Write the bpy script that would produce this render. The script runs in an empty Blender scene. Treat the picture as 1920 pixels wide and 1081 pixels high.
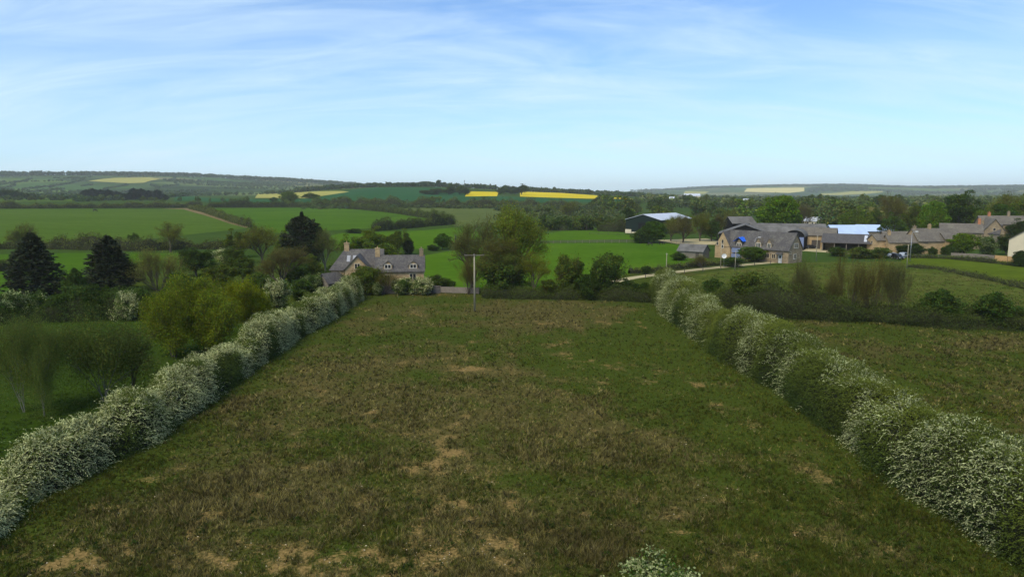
import bpy, bmesh, math, random
import numpy as np
from mathutils import Vector, Matrix
R = math.radians
SC = bpy.context.scene
COL = SC.collection

# ------------------------------------------------------------------ camera
CAMH, F = 20.0, 1280.0
PITCH = math.atan(178.0 / F)
cam = bpy.data.objects.new('camera', bpy.data.cameras.new('camera'))
COL.objects.link(cam)
cam.location = (0, 0, CAMH)
cam.rotation_euler = (R(90) - PITCH, 0, 0)
cam.data.lens = 24.0
cam.data.sensor_width = 36.0
cam.data.clip_start = 0.5
cam.data.clip_end = 60000
SC.camera = cam
SC.cycles.volume_bounces = 1

# ------------------------------------------------------------------ light
SUN_EL, SUN_AZ = R(52), R(215)        # azimuth clockwise from +Y: behind the camera, to the left
SC.view_settings.view_transform = 'Standard'
SC.view_settings.look = 'None'
SC.view_settings.gamma = 1.0
SC.view_settings.use_curve_mapping = False
SC.view_settings.exposure = 0.12
sun = bpy.data.objects.new('sun', bpy.data.lights.new('sun', 'SUN'))
COL.objects.link(sun)
sun.data.energy = 3.3
sun.data.angle = R(32)
sun.data.color = (1.0, 0.90, 0.72)
sd = Vector((math.sin(SUN_AZ) * math.cos(SUN_EL), math.cos(SUN_AZ) * math.cos(SUN_EL), math.sin(SUN_EL)))
sun.rotation_euler = sd.to_track_quat('Z', 'Y').to_euler()


class NT:
    """small helper to wire nodes"""
    def __init__(s, tree):
        s.t = tree
        tree.nodes.clear()

    def n(s, kind, **kw):
        nd = s.t.nodes.new(kind)
        for k, v in kw.items():
            if k.startswith('i_'):
                key = k[2:]
                key = int(key) if key.isdigit() else key.replace('_', ' ')
                if hasattr(v, 'is_linked') or isinstance(v, bpy.types.NodeSocket):
                    s.t.links.new(v, nd.inputs[key])
                else:
                    nd.inputs[key].default_value = v
            else:
                setattr(nd, k, v)
        return nd

    def math(s, op, a, b=None, c=None, clamp=False):
        nd = s.t.nodes.new('ShaderNodeMath')
        nd.operation = op
        nd.use_clamp = clamp
        for i, v in enumerate((a, b, c)):
            if v is None:
                continue
            if isinstance(v, bpy.types.NodeSocket):
                s.t.links.new(v, nd.inputs[i])
            else:
                nd.inputs[i].default_value = v
        return nd.outputs[0]

    def mix(s, f, a, b, mode='MIX'):
        nd = s.t.nodes.new('ShaderNodeMix')
        nd.data_type = 'RGBA'
        nd.blend_type = mode
        for i, v in ((0, f), (6, a), (7, b)):
            if isinstance(v, bpy.types.NodeSocket):
                s.t.links.new(v, nd.inputs[i])
            elif i == 0:
                nd.inputs[0].default_value = v
            else:
                nd.inputs[i].default_value = (v[0], v[1], v[2], 1)
        return nd.outputs[2]

    def noise(s, vec, scale, detail=3, rough=0.55, dist=0.0):
        nd = s.t.nodes.new('ShaderNodeTexNoise')
        if vec is not None:
            s.t.links.new(vec, nd.inputs['Vector'])
        nd.inputs['Scale'].default_value = scale
        nd.inputs['Detail'].default_value = detail
        nd.inputs['Roughness'].default_value = rough
        nd.inputs['Distortion'].default_value = dist
        return nd.outputs['Fac']

    def ramp(s, f, stops):
        nd = s.t.nodes.new('ShaderNodeValToRGB')
        s.t.links.new(f, nd.inputs[0])
        e = nd.color_ramp.elements
        while len(e) < len(stops):
            e.new(0.5)
        for el, (p, c) in zip(e, stops):
            el.position = p
            el.color = (c[0], c[1], c[2], 1) if not isinstance(c, (int, float)) else (c, c, c, 1)
        return nd.outputs[0]

    def mapr(s, v, a, b, c=0.0, d=1.0):
        nd = s.t.nodes.new('ShaderNodeMapRange')
        s.t.links.new(v, nd.inputs[0])
        for i, q in enumerate((a, b, c, d)):
            nd.inputs[i + 1].default_value = q
        return nd.outputs[0]


world = bpy.data.worlds.new('World')
SC.world = world
world.use_nodes = True
w = NT(world.node_tree)
geo = w.n('ShaderNodeNewGeometry')
tc = w.n('ShaderNodeTexCoord')
sky = w.n('ShaderNodeTexSky', sky_type='NISHITA', sun_disc=False, sun_elevation=SUN_EL, sun_rotation=SUN_AZ)
sky.altitude = 100
sky.air_density = 1.0
sky.dust_density = 0.3
sky.ozone_density = 1.5
sep = w.n('ShaderNodeSeparateXYZ', i_0=tc.outputs['Generated'])
zz = w.math('MAXIMUM', sep.outputs[2], 0.0)
den = w.math('ADD', zz, 0.30)
cx = w.math('DIVIDE', sep.outputs[0], den)
cy = w.math('DIVIDE', sep.outputs[1], den)
comb = w.n('ShaderNodeCombineXYZ', i_0=w.math('MULTIPLY', cx, 0.55), i_1=cy, i_2=0.0)
mp = w.n('ShaderNodeMapping', i_0=comb.outputs[0])
mp.inputs['Rotation'].default_value = (0, 0, R(20))
mp.inputs['Location'].default_value = (7.6, 4.9, 0)
mp.inputs['Scale'].default_value = (1.1, 2.3, 1)
c1 = w.noise(mp.outputs[0], 0.9, 2, 0.5, 0.6)
c2 = w.noise(mp.outputs[0], 2.2, 8, 0.60, 1.4)
cl = w.math('ADD', w.math('MULTIPLY', c1, 0.5), w.math('MULTIPLY', c2, 0.5))
leftb = w.mapr(sep.outputs[0], -0.7, 0.7, 0.075, -0.025)
cl = w.math('ADD', cl, leftb)
clf = w.math('MULTIPLY', w.math('POWER', w.mapr(cl, 0.40, 0.68, 0.0, 1.0), 1.3), 0.78)
SKY_STRENGTH = 0.13
# thin white haze towards the horizon
hz = w.math('POWER', w.math('SUBTRACT', 1.0, zz, clamp=True), 7.0)
skyc = w.mix(1.0, sky.outputs[0], (0.72, 0.98, 1.29), 'MULTIPLY')
white = (5.0, 6.6, 8.0)
f2 = w.math('MULTIPLY', hz, 0.62)
skyc = w.mix(f2, skyc, white)
skyc = w.mix(clf, skyc, (5.3, 6.8, 7.9))
bg = w.n('ShaderNodeBackground', i_Color=skyc)
bg.inputs['Strength'].default_value = SKY_STRENGTH
wo = w.n('ShaderNodeOutputWorld', i_0=bg.outputs[0])

# ------------------------------------------------------------------ terrain
cp, sp_ = math.cos(PITCH), math.sin(PITCH)
TX = [-500, 0, 150, 330, 480, 600, 700, 830, 920, 1000, 1080, 1150, 1250, 1400, 1500, 1600, 1700, 1920, 2400]
TD = [10, 300, 450, 700, 900, 1200, 1500, 2000, 2600, 3500, 4500, 6000, 8000, 12500]
TZ = [
    [0, 0, 1, 3.5, 8, 11, 13, 16, 38, 85, 90, 75, 40, 0],
    [0, 0, 1, 3.5, 8, 11, 13, 16, 40, 90, 94, 80, 45, 0],
    [0, 0, 1, 3.5, 8, 11, 13, 16, 44, 104, 108, 90, 50, 0],
    [0, 0, 1, 3.5, 8, 11, 13, 16, 44, 106, 110, 90, 50, 0],
    [0, 0, 1, 3.5, 8, 12, 14, 17, 36, 84, 92, 80, 50, 0],
    [0, 0, 1, 4, 9, 19, 27, 24, 30, 66, 80, 70, 40, 0],
    [0, 0, 1, 4, 10, 24, 34.5, 33, 32, 52, 64, 60, 40, 0],
    [0, 0, 1, 4, 10, 25, 35.5, 32, 28, 40, 50, 50, 40, 0],
    [0, 0, 1, 3.5, 9, 22, 30.5, 26, 20, 25, 30, 40, 30, 0],
    [0, 0, 1, 3, 8, 18, 24.5, 22, 16, 18, 22, 30, 30, 0],
    [0, 0, 1, 3, 7, 15, 20.5, 18, 12, 14, 18, 28, 30, 0],
    [0, 0, 0.8, 2.5, 6, 12, 17, 14, 10, 12, 16, 30, 34, 10],
    [0, 0, 0.5, 2, 4, 8, 10, 7, 5, 5, 8, 48, 58, 20],
    [0, 0, 0.3, 1.5, 2.5, 4, 6, 4, 3, 2, 4, 76, 84, 30],
    [0, 0, 0.2, 1, 2, 3, 5, 4, 3, 2, 4, 86, 92, 30],
    [0, 0, 0.2, 1, 2, 3, 5, 4, 3, 2, 4, 86, 92, 30],
    [0, 0, 0.2, 1, 2, 3, 5, 4, 3, 2, 4, 62, 74, 30],
    [0, 0, 0.2, 1, 2, 3, 5, 4, 3, 2, 4, 64, 72, 30],
    [0, 0, 0.2, 1, 2, 3, 5, 4, 3, 2, 4, 62, 68, 30]]
_az = np.arctan((np.array(TX, float) - 960) * cp / F)
_ld = np.log(np.array(TD, float))
_TZ = np.array(TZ, float)
GA = np.linspace(_az[0], _az[-1], 220)
GL = np.linspace(_ld[0], _ld[-1], 260)
_t = np.array([np.interp(GL, _ld, r) for r in _TZ])
_g = np.array([np.interp(GA, _az, _t[:, j]) for j in range(len(GL))]).T


def _blur(a, n, it=2):
    k = np.ones(n) / n
    for _ in range(it):
        p = np.pad(a, ((n // 2, n // 2), (0, 0)), mode='edge')
        a = np.array([np.convolve(p[:, j], k, 'valid') for j in range(a.shape[1])]).T
        p = np.pad(a, ((0, 0), (n // 2, n // 2)), mode='edge')
        a = np.array([np.convolve(p[i], k, 'valid') for i in range(a.shape[0])])
    return a


GZ = _blur(_g, 5, 2)


def _hash(ix, iy, seed):
    h = (ix.astype(np.int64) * 374761393 + iy.astype(np.int64) * 668265263 + seed * 1442695041) & 0xffffffff
    h = ((h ^ (h >> 13)) * 1274126177) & 0xffffffff
    return ((h ^ (h >> 16)) & 0xffffff) / float(0xffffff)


def vn(x, y, scale, seed=0, octs=1):
    """value noise 0..1, cell size `scale` metres"""
    x = np.asarray(x, float) / scale
    y = np.asarray(y, float) / scale
    tot = 0
    amp = 1
    s = 0
    for o in range(octs):
        ix, iy = np.floor(x), np.floor(y)
        fx, fy = x - ix, y - iy
        fx = fx * fx * (3 - 2 * fx)
        fy = fy * fy * (3 - 2 * fy)
        a = _hash(ix, iy, seed + o)
        b = _hash(ix + 1, iy, seed + o)
        c = _hash(ix, iy + 1, seed + o)
        d = _hash(ix + 1, iy + 1, seed + o)
        tot = tot + amp * ((a * (1 - fx) + b * fx) * (1 - fy) + (c * (1 - fx) + d * fx) * fy)
        s += amp
        amp *= 0.5
        x = x * 2.03 + 11.3
        y = y * 2.03 + 5.7
    return tot / s


def TH(x, y):
    x = np.asarray(x, float)
    y = np.asarray(y, float)
    d = np.hypot(x, y)
    az = np.arctan2(x, y)
    u = np.clip((az - GA[0]) / (GA[1] - GA[0]), 0, len(GA) - 1.001)
    v = np.clip((np.log(np.maximum(d, 10)) - GL[0]) / (GL[1] - GL[0]), 0, len(GL) - 1.001)
    i, j = u.astype(int), v.astype(int)
    fu, fv = u - i, v - j
    z = (GZ[i, j] * (1 - fu) + GZ[i + 1, j] * fu) * (1 - fv) + (GZ[i, j + 1] * (1 - fu) + GZ[i + 1, j + 1] * fu) * fv
    k = np.clip((d - 1900) / 1200, 0, 1)
    z = z + k * (vn(x, y, 420, 5, 2) - 0.5) * 16
    k2 = np.clip((d - 320) / 400, 0, 1) * (1 - k)
    z = z + k2 * (vn(x, y, 260, 6) - 0.5) * 1.4
    return z


def G(px, py):
    """ground point seen at photograph pixel (px, py)"""
    dx, dy, dz = px - 960.0, F * cp + (540.5 - py) * sp_, (540.5 - py) * cp - F * sp_
    h = math.hypot(dx, dy)
    dd = np.geomspace(15, 12000, 3000)
    x, y, z = dx / h * dd, dy / h * dd, CAMH + dz / h * dd
    below = np.nonzero(z < TH(x, y))[0]
    if len(below) == 0:
        i = len(dd) - 1
    else:
        i = max(1, below[0])
        a = z[i - 1] - TH(x[i - 1], y[i - 1])
        b = z[i] - TH(x[i], y[i])
        t = a / (a - b) if a != b else 0
        d = dd[i - 1] + t * (dd[i] - dd[i - 1])
        return Vector((dx / h * d, dy / h * d, float(TH(dx / h * d, dy / h * d))))
    return Vector((x[i], y[i], float(TH(x[i], y[i]))))


def at_depth(px, py, dist):
    """ground point in the direction of column px (at row py) at forward distance dist"""
    dx, dy = px - 960.0, F * cp + (540.5 - py) * sp_
    x, y = dx / dy * dist, dist
    return Vector((x, y, float(TH(x, y))))


def zat(p, py):
    """height of the sight line through row py above point p's horizontal position"""
    # forward distance of p along the ground
    yv = 540.5 - py
    # solve for the plane distance: p.y = t*(F*cp + yv*sp)
    t = p.y / (F * cp + yv * sp_)
    return CAMH + t * (yv * cp - F * sp_)


def mpp(p):
    """metres per photo pixel at p"""
    return (p.y * cp + (CAMH - p.z) * sp_) / F


def project(x, y, z):
    """photo pixel of a world point (arrays)"""
    fwd = y * cp - (z - CAMH) * sp_
    up = y * sp_ + (z - CAMH) * cp
    return 960 + F * x / fwd, 540.5 - F * up / fwd


# ------------------------------------------------------------------ mesh helpers
def tag(o, label=None, cat=None, group=None, kind=None):
    if label: o['label'] = label
    if cat: o['category'] = cat
    if group: o['group'] = group
    if kind: o['kind'] = kind
    return o


def link(name, data, parent=None, mat=None, loc=None):
    o = bpy.data.objects.new(name, data)
    COL.objects.link(o)
    if parent is not None:
        o.parent = parent
    if mat is not None and data is not None and not data.materials:
        data.materials.append(mat)
    if loc is not None:
        o.location = loc
    return o


def empty(name, loc, rz=0):
    o = bpy.data.objects.new(name, None)
    COL.objects.link(o)
    o.location = loc
    o.rotation_euler = (0, 0, rz)
    o.empty_display_size = 0.5
    return o


def np_mesh(name, V, Fc, n, col=None, mats=None, midx=None, smooth=False):
    """V (N,3); Fc flat vertex indices, faces all with n corners; col per-vertex (N,3)"""
    me = bpy.data.meshes.new(name)
    V = np.asarray(V, np.float32)
    Fc = np.asarray(Fc, np.int32).ravel()
    nf = len(Fc) // n
    me.vertices.add(len(V))
    me.vertices.foreach_set('co', V.ravel())
    me.loops.add(len(Fc))
    me.loops.foreach_set('vertex_index', Fc)
    me.polygons.add(nf)
    me.polygons.foreach_set('loop_start', np.arange(0, nf * n, n, dtype=np.int32))
    me.polygons.foreach_set('loop_total', np.full(nf, n, np.int32))
    if smooth:
        me.polygons.foreach_set('use_smooth', np.ones(nf, bool))
    me.update()
    if col is not None:
        ca = me.color_attributes.new('Col', 'FLOAT_COLOR', 'POINT')
        c = np.ones((len(V), 4), np.float32)
        c[:, :3] = col
        ca.data.foreach_set('color', c.ravel())
    if mats:
        for m in mats:
            me.materials.append(m)
    if midx is not None:
        me.polygons.foreach_set('material_index', np.asarray(midx, np.int32))
    return me


class MB:
    def __init__(s):
        s.v, s.f = [], []
        s.M = Matrix()

    def add(s, verts, faces):
        b = len(s.v)
        s.v += [tuple(s.M @ Vector(v)) for v in verts]
        s.f += [tuple(b + i for i in f) for f in faces]

    def box(s, x0, x1, y0, y1, z0, z1):
        s.add([(x0, y0, z0), (x1, y0, z0), (x1, y1, z0), (x0, y1, z0), (x0, y0, z1), (x1, y0, z1), (x1, y1, z1), (x0, y1, z1)],
              [(0, 3, 2, 1), (4, 5, 6, 7), (0, 1, 5, 4), (1, 2, 6, 5), (2, 3, 7, 6), (3, 0, 4, 7)])

    def prism(s, prof, x0, x1):
        """profile of (y,z) points counter-clockwise, extruded along x"""
        n = len(prof)
        s.add([(x0, a, b) for a, b in prof] + [(x1, a, b) for a, b in prof],
              [tuple(range(n - 1, -1, -1)), tuple(range(n, 2 * n))] + [(i, (i + 1) % n, n + (i + 1) % n, n + i) for i in range(n)])

    def tube(s, p0, p1, r0, r1, k=8):
        p0, p1 = Vector(p0), Vector(p1)
        d = (p1 - p0).normalized()
        a = d.orthogonal().normalized()
        b = d.cross(a)
        vs = []
        for p, r in ((p0, r0), (p1, r1)):
            for i in range(k):
                t = 2 * math.pi * i / k
                vs.append(p + a * (r * math.cos(t)) + b * (r * math.sin(t)))
        s.add(vs, [tuple(range(k - 1, -1, -1)), tuple(range(k, 2 * k))] + [(i, (i + 1) % k, k + (i + 1) % k, k + i) for i in range(k)])

    def build(s, name, mat, parent=None, smooth=False):
        me = bpy.data.meshes.new(name)
        me.from_pydata(s.v, [], s.f)
        bm = bmesh.new()
        bm.from_mesh(me)
        bmesh.ops.recalc_face_normals(bm, faces=bm.faces)
        bm.to_mesh(me)
        bm.free()
        me.materials.append(mat)
        if smooth:
            for p in me.polygons:
                p.use_smooth = True
        return link(name, me, parent)


# ------------------------------------------------------------------ materials
def new_mat(name):
    m = bpy.data.materials.new(name)
    m.use_nodes = True
    return m, NT(m.node_tree)


def finish(t, colr, rough=0.8, bump=None, bstr=0.3, bdist=0.1, metal=0.0, spec=0.3):
    b = t.n('ShaderNodeBsdfPrincipled')
    if isinstance(colr, bpy.types.NodeSocket):
        t.t.links.new(colr, b.inputs['Base Color'])
    else:
        b.inputs['Base Color'].default_value = (*colr, 1)
    b.inputs['Roughness'].default_value = rough
    b.inputs['Metallic'].default_value = metal
    b.inputs['Specular IOR Level'].default_value = spec
    if bump is not None:
        bp = t.n('ShaderNodeBump', i_Height=bump)
        bp.inputs['Strength'].default_value = bstr
        bp.inputs['Distance'].default_value = bdist
        t.t.links.new(bp.outputs[0], b.inputs['Normal'])
    t.n('ShaderNodeOutputMaterial', i_0=b.outputs[0])


def coords(t):
    return t.n('ShaderNodeNewGeometry').outputs['Position']


def simple(name, c, rough=0.7, var=0.25, scale=2.0, metal=0.0, spec=0.3):
    m, t = new_mat(name)
    oc = t.n('ShaderNodeTexCoord').outputs['Object']
    n1 = t.noise(oc, scale, 4, 0.6)
    n2 = t.noise(oc, scale * 9, 3, 0.6)
    f = t.math('ADD', t.math('MULTIPLY', n1, 0.65), t.math('MULTIPLY', n2, 0.35))
    k = t.mapr(f, 0.3, 0.7, 1 - var, 1 + var)
    cc = t.mix(1.0, c, t.n('ShaderNodeCombineXYZ', i_0=k, i_1=k, i_2=k).outputs[0], 'MULTIPLY')
    finish(t, cc, rough, f, 0.2, 0.03, metal, spec)
    return m


def foliage(name, transl=0.32, rough=0.7, tone=(1.5, 1.42, 0.9)):
    """vertex colour x object colour"""
    m, t = new_mat(name)
    at = t.n('ShaderNodeVertexColor', layer_name='Col')
    oi = t.n('ShaderNodeObjectInfo')
    c = t.mix(1.0, at.outputs[0], oi.outputs['Color'], 'MULTIPLY')
    c = t.mix(1.0, c, tone, 'MULTIPLY')
    d = t.n('ShaderNodeBsdfPrincipled', i_Base_Color=c)
    d.inputs['Roughness'].default_value = rough
    d.inputs['Specular IOR Level'].default_value = 0.04
    tr = t.n('ShaderNodeBsdfTranslucent', i_Color=c)
    mx = t.n('ShaderNodeMixShader', i_0=transl, i_1=d.outputs[0], i_2=tr.outputs[0])
    t.n('ShaderNodeOutputMaterial', i_0=mx.outputs[0])
    return m


def bark(name, c):
    m, t = new_mat(name)
    oi = t.n('ShaderNodeObjectInfo')
    n = t.noise(t.n('ShaderNodeTexCoord').outputs['Object'], 12, 4, 0.6)
    k = t.mapr(n, 0.3, 0.7, 0.6, 1.35)
    cc = t.mix(1.0, c, t.n('ShaderNodeCombineXYZ', i_0=k, i_1=k, i_2=k).outputs[0], 'MULTIPLY')
    finish(t, cc, 0.9)
    return m


def stone_mat(name, c1, c2, mortar, bw=0.5, bh=0.16, stain=0.25):
    m, t = new_mat(name)
    oc = t.n('ShaderNodeTexCoord').outputs['Object']
    sx = t.n('ShaderNodeSeparateXYZ', i_0=oc)
    u = t.math('ADD', sx.outputs[0], sx.outputs[1])
    v = t.n('ShaderNodeCombineXYZ', i_0=u, i_1=sx.outputs[2], i_2=0.0)
    br = t.n('ShaderNodeTexBrick', i_Vector=v.outputs[0])
    br.inputs['Color1'].default_value = (*c1, 1)
    br.inputs['Color2'].default_value = (*c2, 1)
    br.inputs['Mortar'].default_value = (*mortar, 1)
    br.inputs['Scale'].default_value = 1.0
    br.inputs['Mortar Size'].default_value = 0.015
    br.inputs['Brick Width'].default_value = bw
    br.inputs['Row Height'].default_value = bh
    n1 = t.noise(oc, 0.7, 5, 0.65)
    n2 = t.noise(oc, 5, 3, 0.6)
    k = t.mapr(t.math('ADD', t.math('MULTIPLY', n1, 0.6), t.math('MULTIPLY', n2, 0.4)), 0.3, 0.7, 1 - stain, 1 + stain)
    cc = t.mix(1.0, br.outputs[0], t.n('ShaderNodeCombineXYZ', i_0=k, i_1=k, i_2=k).outputs[0], 'MULTIPLY')
    finish(t, cc, 0.9, n2, 0.4, 0.04)
    return m


def roof_mat(name, c, lich=(0.3, 0.3, 0.22), amt=0.35, rows=0.25):
    m, t = new_mat(name)
    oc = t.n('ShaderNodeTexCoord').outputs['Object']
    sx = t.n('ShaderNodeSeparateXYZ', i_0=oc)
    u = t.math('ADD', sx.outputs[0], sx.outputs[1])
    v = t.n('ShaderNodeCombineXYZ', i_0=u, i_1=sx.outputs[2], i_2=0.0)
    br = t.n('ShaderNodeTexBrick', i_Vector=v.outputs[0])
    br.inputs['Color1'].default_value = (c[0] * 1.2, c[1] * 1.2, c[2] * 1.2, 1)
    br.inputs['Color2'].default_value = (c[0] * 0.75, c[1] * 0.75, c[2] * 0.75, 1)
    br.inputs['Mortar'].default_value = (c[0] * 0.5, c[1] * 0.5, c[2] * 0.5, 1)
    br.inputs['Scale'].default_value = 1.0
    br.inputs['Mortar Size'].default_value = 0.012
    br.inputs['Brick Width'].default_value = rows * 1.3
    br.inputs['Row Height'].default_value = rows * 0.7
    n1 = t.noise(oc, 0.5, 6, 0.7)
    n2 = t.noise(oc, 3.5, 4, 0.65)
    f = t.mapr(t.math('ADD', t.math('MULTIPLY', n1, 0.5), t.math('MULTIPLY', n2, 0.5)), 0.47, 0.66, 0.0, amt)
    cc = t.mix(f, br.outputs[0], lich)
    finish(t, cc, 0.75, n2, 0.3, 0.03)
    return m


def ribbed(name, c, axis=0, pitch=0.35, rough=0.45, metal=0.0, var=0.2):
    m, t = new_mat(name)
    oc = t.n('ShaderNodeTexCoord').outputs['Object']
    sx = t.n('ShaderNodeSeparateXYZ', i_0=oc)
    wv = t.math('SINE', t.math('MULTIPLY', sx.outputs[axis], 2 * math.pi / pitch))
    n1 = t.noise(oc, 0.35, 5, 0.65)
    k = t.mapr(n1, 0.3, 0.7, 1 - var, 1 + var)
    cc = t.mix(1.0, c, t.n('ShaderNodeCombineXYZ', i_0=k, i_1=k, i_2=k).outputs[0], 'MULTIPLY')
    finish(t, cc, rough, wv, 0.6, 0.04, metal, 0.12)
    return m


M = {}
M['leaf'] = foliage('leaf')
M['needle'] = foliage('needle', 0.05, tone=(1, 1, .8))
M['grass'] = foliage('grass', 0.3, tone=(.80, .84, .60))
M['bark'] = bark('bark', (0.085, 0.07, 0.05))
M['barkgrey'] = bark('bark_grey', (0.15, 0.14, 0.115))
M['birch'] = bark('birch_bark', (0.20, 0.19, 0.16))
M['stone'] = stone_mat('limestone', (0.34, 0.26, 0.155), (0.22, 0.165, 0.10), (0.16, 0.13, 0.09), stain=.45)
M['stonewarm'] = stone_mat('warm_limestone', (0.46, 0.33, 0.17), (0.33, 0.235, 0.125), (0.26, 0.19, 0.11), stain=.4)
M['stonegrey'] = stone_mat('grey_limestone', (0.22, 0.19, 0.145), (0.15, 0.13, 0.1), (0.11, 0.1, 0.08))
M['drystone'] = stone_mat('dry_stone', (0.2, 0.175, 0.15), (0.12, 0.105, 0.095), (0.05, 0.045, 0.04), 0.4, 0.12, 0.4)
M['render'] = simple('cream_render', (0.62, 0.54, 0.38), 0.85, 0.08, 0.6)
M['slate'] = roof_mat('slate', (0.072, 0.066, 0.064), (0.20, 0.19, 0.15), 0.6)
M['stonetile'] = roof_mat('stone_tile', (0.12, 0.105, 0.085), (0.22, 0.2, 0.14), 0.7)
M['darktile'] = roof_mat('dark_tile', (0.075, 0.07, 0.068), (0.15, 0.14, 0.12), 0.3)
M['asbestos'] = ribbed('fibre_cement', (0.13, 0.125, 0.115), 0, 0.5, 0.85, 0, 0.35)
M['whiteroof'] = ribbed('pale_metal_roof', (0.5, 0.53, 0.58), 0, 0.6, 0.4, 0.0, 0.12)
M['blueroof'] = ribbed('pale_blue_roof', (0.42, 0.53, 0.72), 0, 0.6, 0.35, 0.0, 0.1)
M['greenclad'] = ribbed('dark_green_cladding', (0.010, 0.020, 0.016), 0, 0.4, 0.8, 0, 0.15)
M['blackclad'] = ribbed('black_cladding', (0.010, 0.010, 0.011), 0, 0.4, 0.8, 0, 0.2)
M['bluegrey'] = ribbed('blue_grey_sheet', (0.19, 0.23, 0.36), 0, 0.4, 0.5, 0, 0.1)
M['tarp'] = simple('blue_tarpaulin', (0.015, 0.12, 0.62), 0.45, 0.25, 1.5)
M['frame'] = simple('white_frame', (0.66, 0.62, 0.53), 0.6, 0.06)
M['stoneframe'] = simple('stone_frame', (0.5, 0.42, 0.29), 0.8, 0.1)
M['glass'] = simple('window_glass', (0.018, 0.02, 0.024), 0.12, 0.1, 1, 0, 0.6)
M['door'] = simple('painted_door', (0.6, 0.6, 0.58), 0.5, 0.05)
M['wood'] = simple('weathered_wood', (0.2, 0.17, 0.135), 0.85, 0.3, 3)
M['woodnew'] = simple('new_wood', (0.46, 0.28, 0.12), 0.75, 0.2, 3)
M['woodpale'] = simple('pale_pole_wood', (0.3, 0.27, 0.19), 0.85, 0.2, 3)
M['wooddark'] = simple('dark_wood', (0.07, 0.06, 0.05), 0.85, 0.3, 3)
M['steel'] = simple('galvanised_steel', (0.3, 0.31, 0.32), 0.45, 0.1, 1, 0.4)
M['whiteplastic'] = simple('white_plastic', (0.78, 0.78, 0.76), 0.4, 0.04)
M['black'] = simple('black_rubber', (0.015, 0.015, 0.016), 0.6, 0.1)
M['carblack'] = simple('black_paint', (0.02, 0.021, 0.024), 0.2, 0.05, 1, 0, 0.6)
M['carsilver'] = simple('silver_paint', (0.42, 0.44, 0.46), 0.25, 0.05, 1, 0.3, 0.6)
M['lamp_glass'] = simple('lamp_glass', (0.7, 0.7, 0.66), 0.2, 0.02)
M['clay'] = simple('terracotta', (0.42, 0.17, 0.08), 0.8, 0.2)


# ground material: base colour regions by world position + painted soil/dryness maps
def ground_material():
    m, t = new_mat('ground_soil_and_grass')
    P = coords(t)
    at = t.n('ShaderNodeVertexColor', layer_name='Col')
    sp = t.n('ShaderNodeSeparateColor', i_0=at.outputs[0])
    dry, bare, near = sp.outputs[0], sp.outputs[1], sp.outputs[2]
    n1 = t.noise(P, 0.9, 4, 0.6)
    n2 = t.noise(P, 5.0, 4, 0.65)
    n3 = t.noise(P, 0.12, 3, 0.5)
    g = t.mix(n1, (0.044, 0.068, 0.011), (0.084, 0.100, 0.024))
    b = t.mix(n1, (0.078, 0.066, 0.026), (0.140, 0.116, 0.050))
    dn = t.math('ADD', dry, t.math('MULTIPLY', t.math('SUBTRACT', n2, 0.5), 0.7))
    dn = t.mapr(dn, 0.2, 0.8)
    c = t.mix(dn, g, b)
    soil = t.mix(n2, (0.20, 0.125, 0.055), (0.36, 0.235, 0.12))
    bn = t.math('ADD', bare, t.math('MULTIPLY', t.math('SUBTRACT', n2, 0.5), 1.1))
    c = t.mix(t.mapr(bn, 0.45, 0.75), c, soil)
    v = t.mapr(n2, 0.3, 0.7, 0.62, 1.3)
    c = t.mix(1.0, c, t.n('ShaderNodeCombineXYZ', i_0=v, i_1=v, i_2=v).outputs[0], 'MULTIPLY')
    # middle distance: scrubby green
    mid = t.mix(t.noise(P, 0.02, 4, 0.6), (0.030, 0.060, 0.018), (0.075, 0.12, 0.03))
    # far: patchwork of fields
    mpn = t.n('ShaderNodeMapping', i_0=P)
    mpn.inputs['Scale'].default_value = (0.0028, 0.0040, 0.0)
    mpn.inputs['Rotation'].default_value = (0, 0, 0.35)
    vo = t.n('ShaderNodeTexVoronoi', i_Vector=mpn.outputs[0], distance='CHEBYCHEV')
    vo.inputs['Scale'].default_value = 1.0
    vo.inputs['Randomness'].default_value = 0.85
    sc = t.n('ShaderNodeSeparateColor', i_0=vo.outputs['Color'])
    patch = t.ramp(sc.outputs[0], [(0.0, (0.06, 0.10, 0.035)), (0.22, (0.11, 0.165, 0.05)), (0.42, (0.07, 0.13, 0.05)),
                                   (0.58, (0.13, 0.17, 0.07)), (0.74, (0.045, 0.075, 0.035)), (0.9, (0.20, 0.19, 0.10))])
    patch.node.color_ramp.interpolation = 'CONSTANT'
    ln = t.n('ShaderNodeVectorMath', operation='LENGTH', i_0=P)
    farf = t.mapr(ln.outputs['Value'], 1500, 1700)
    big = t.noise(P, 0.0016, 3, 0.5)
    wood = t.mapr(big, 0.60, 0.63)
    patch = t.mix(wood, patch, (0.028, 0.05, 0.022))
    midc = t.mix(farf, mid, patch)
    c = t.mix(near, midc, c)
    c = t.mix(1.0, c, (0.74, 0.78, 0.56), 'MULTIPLY')
    finish(t, c, 0.95, n2, 0.5, 0.12, 0, 0.0)
    return m


M['ground'] = ground_material()


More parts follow.
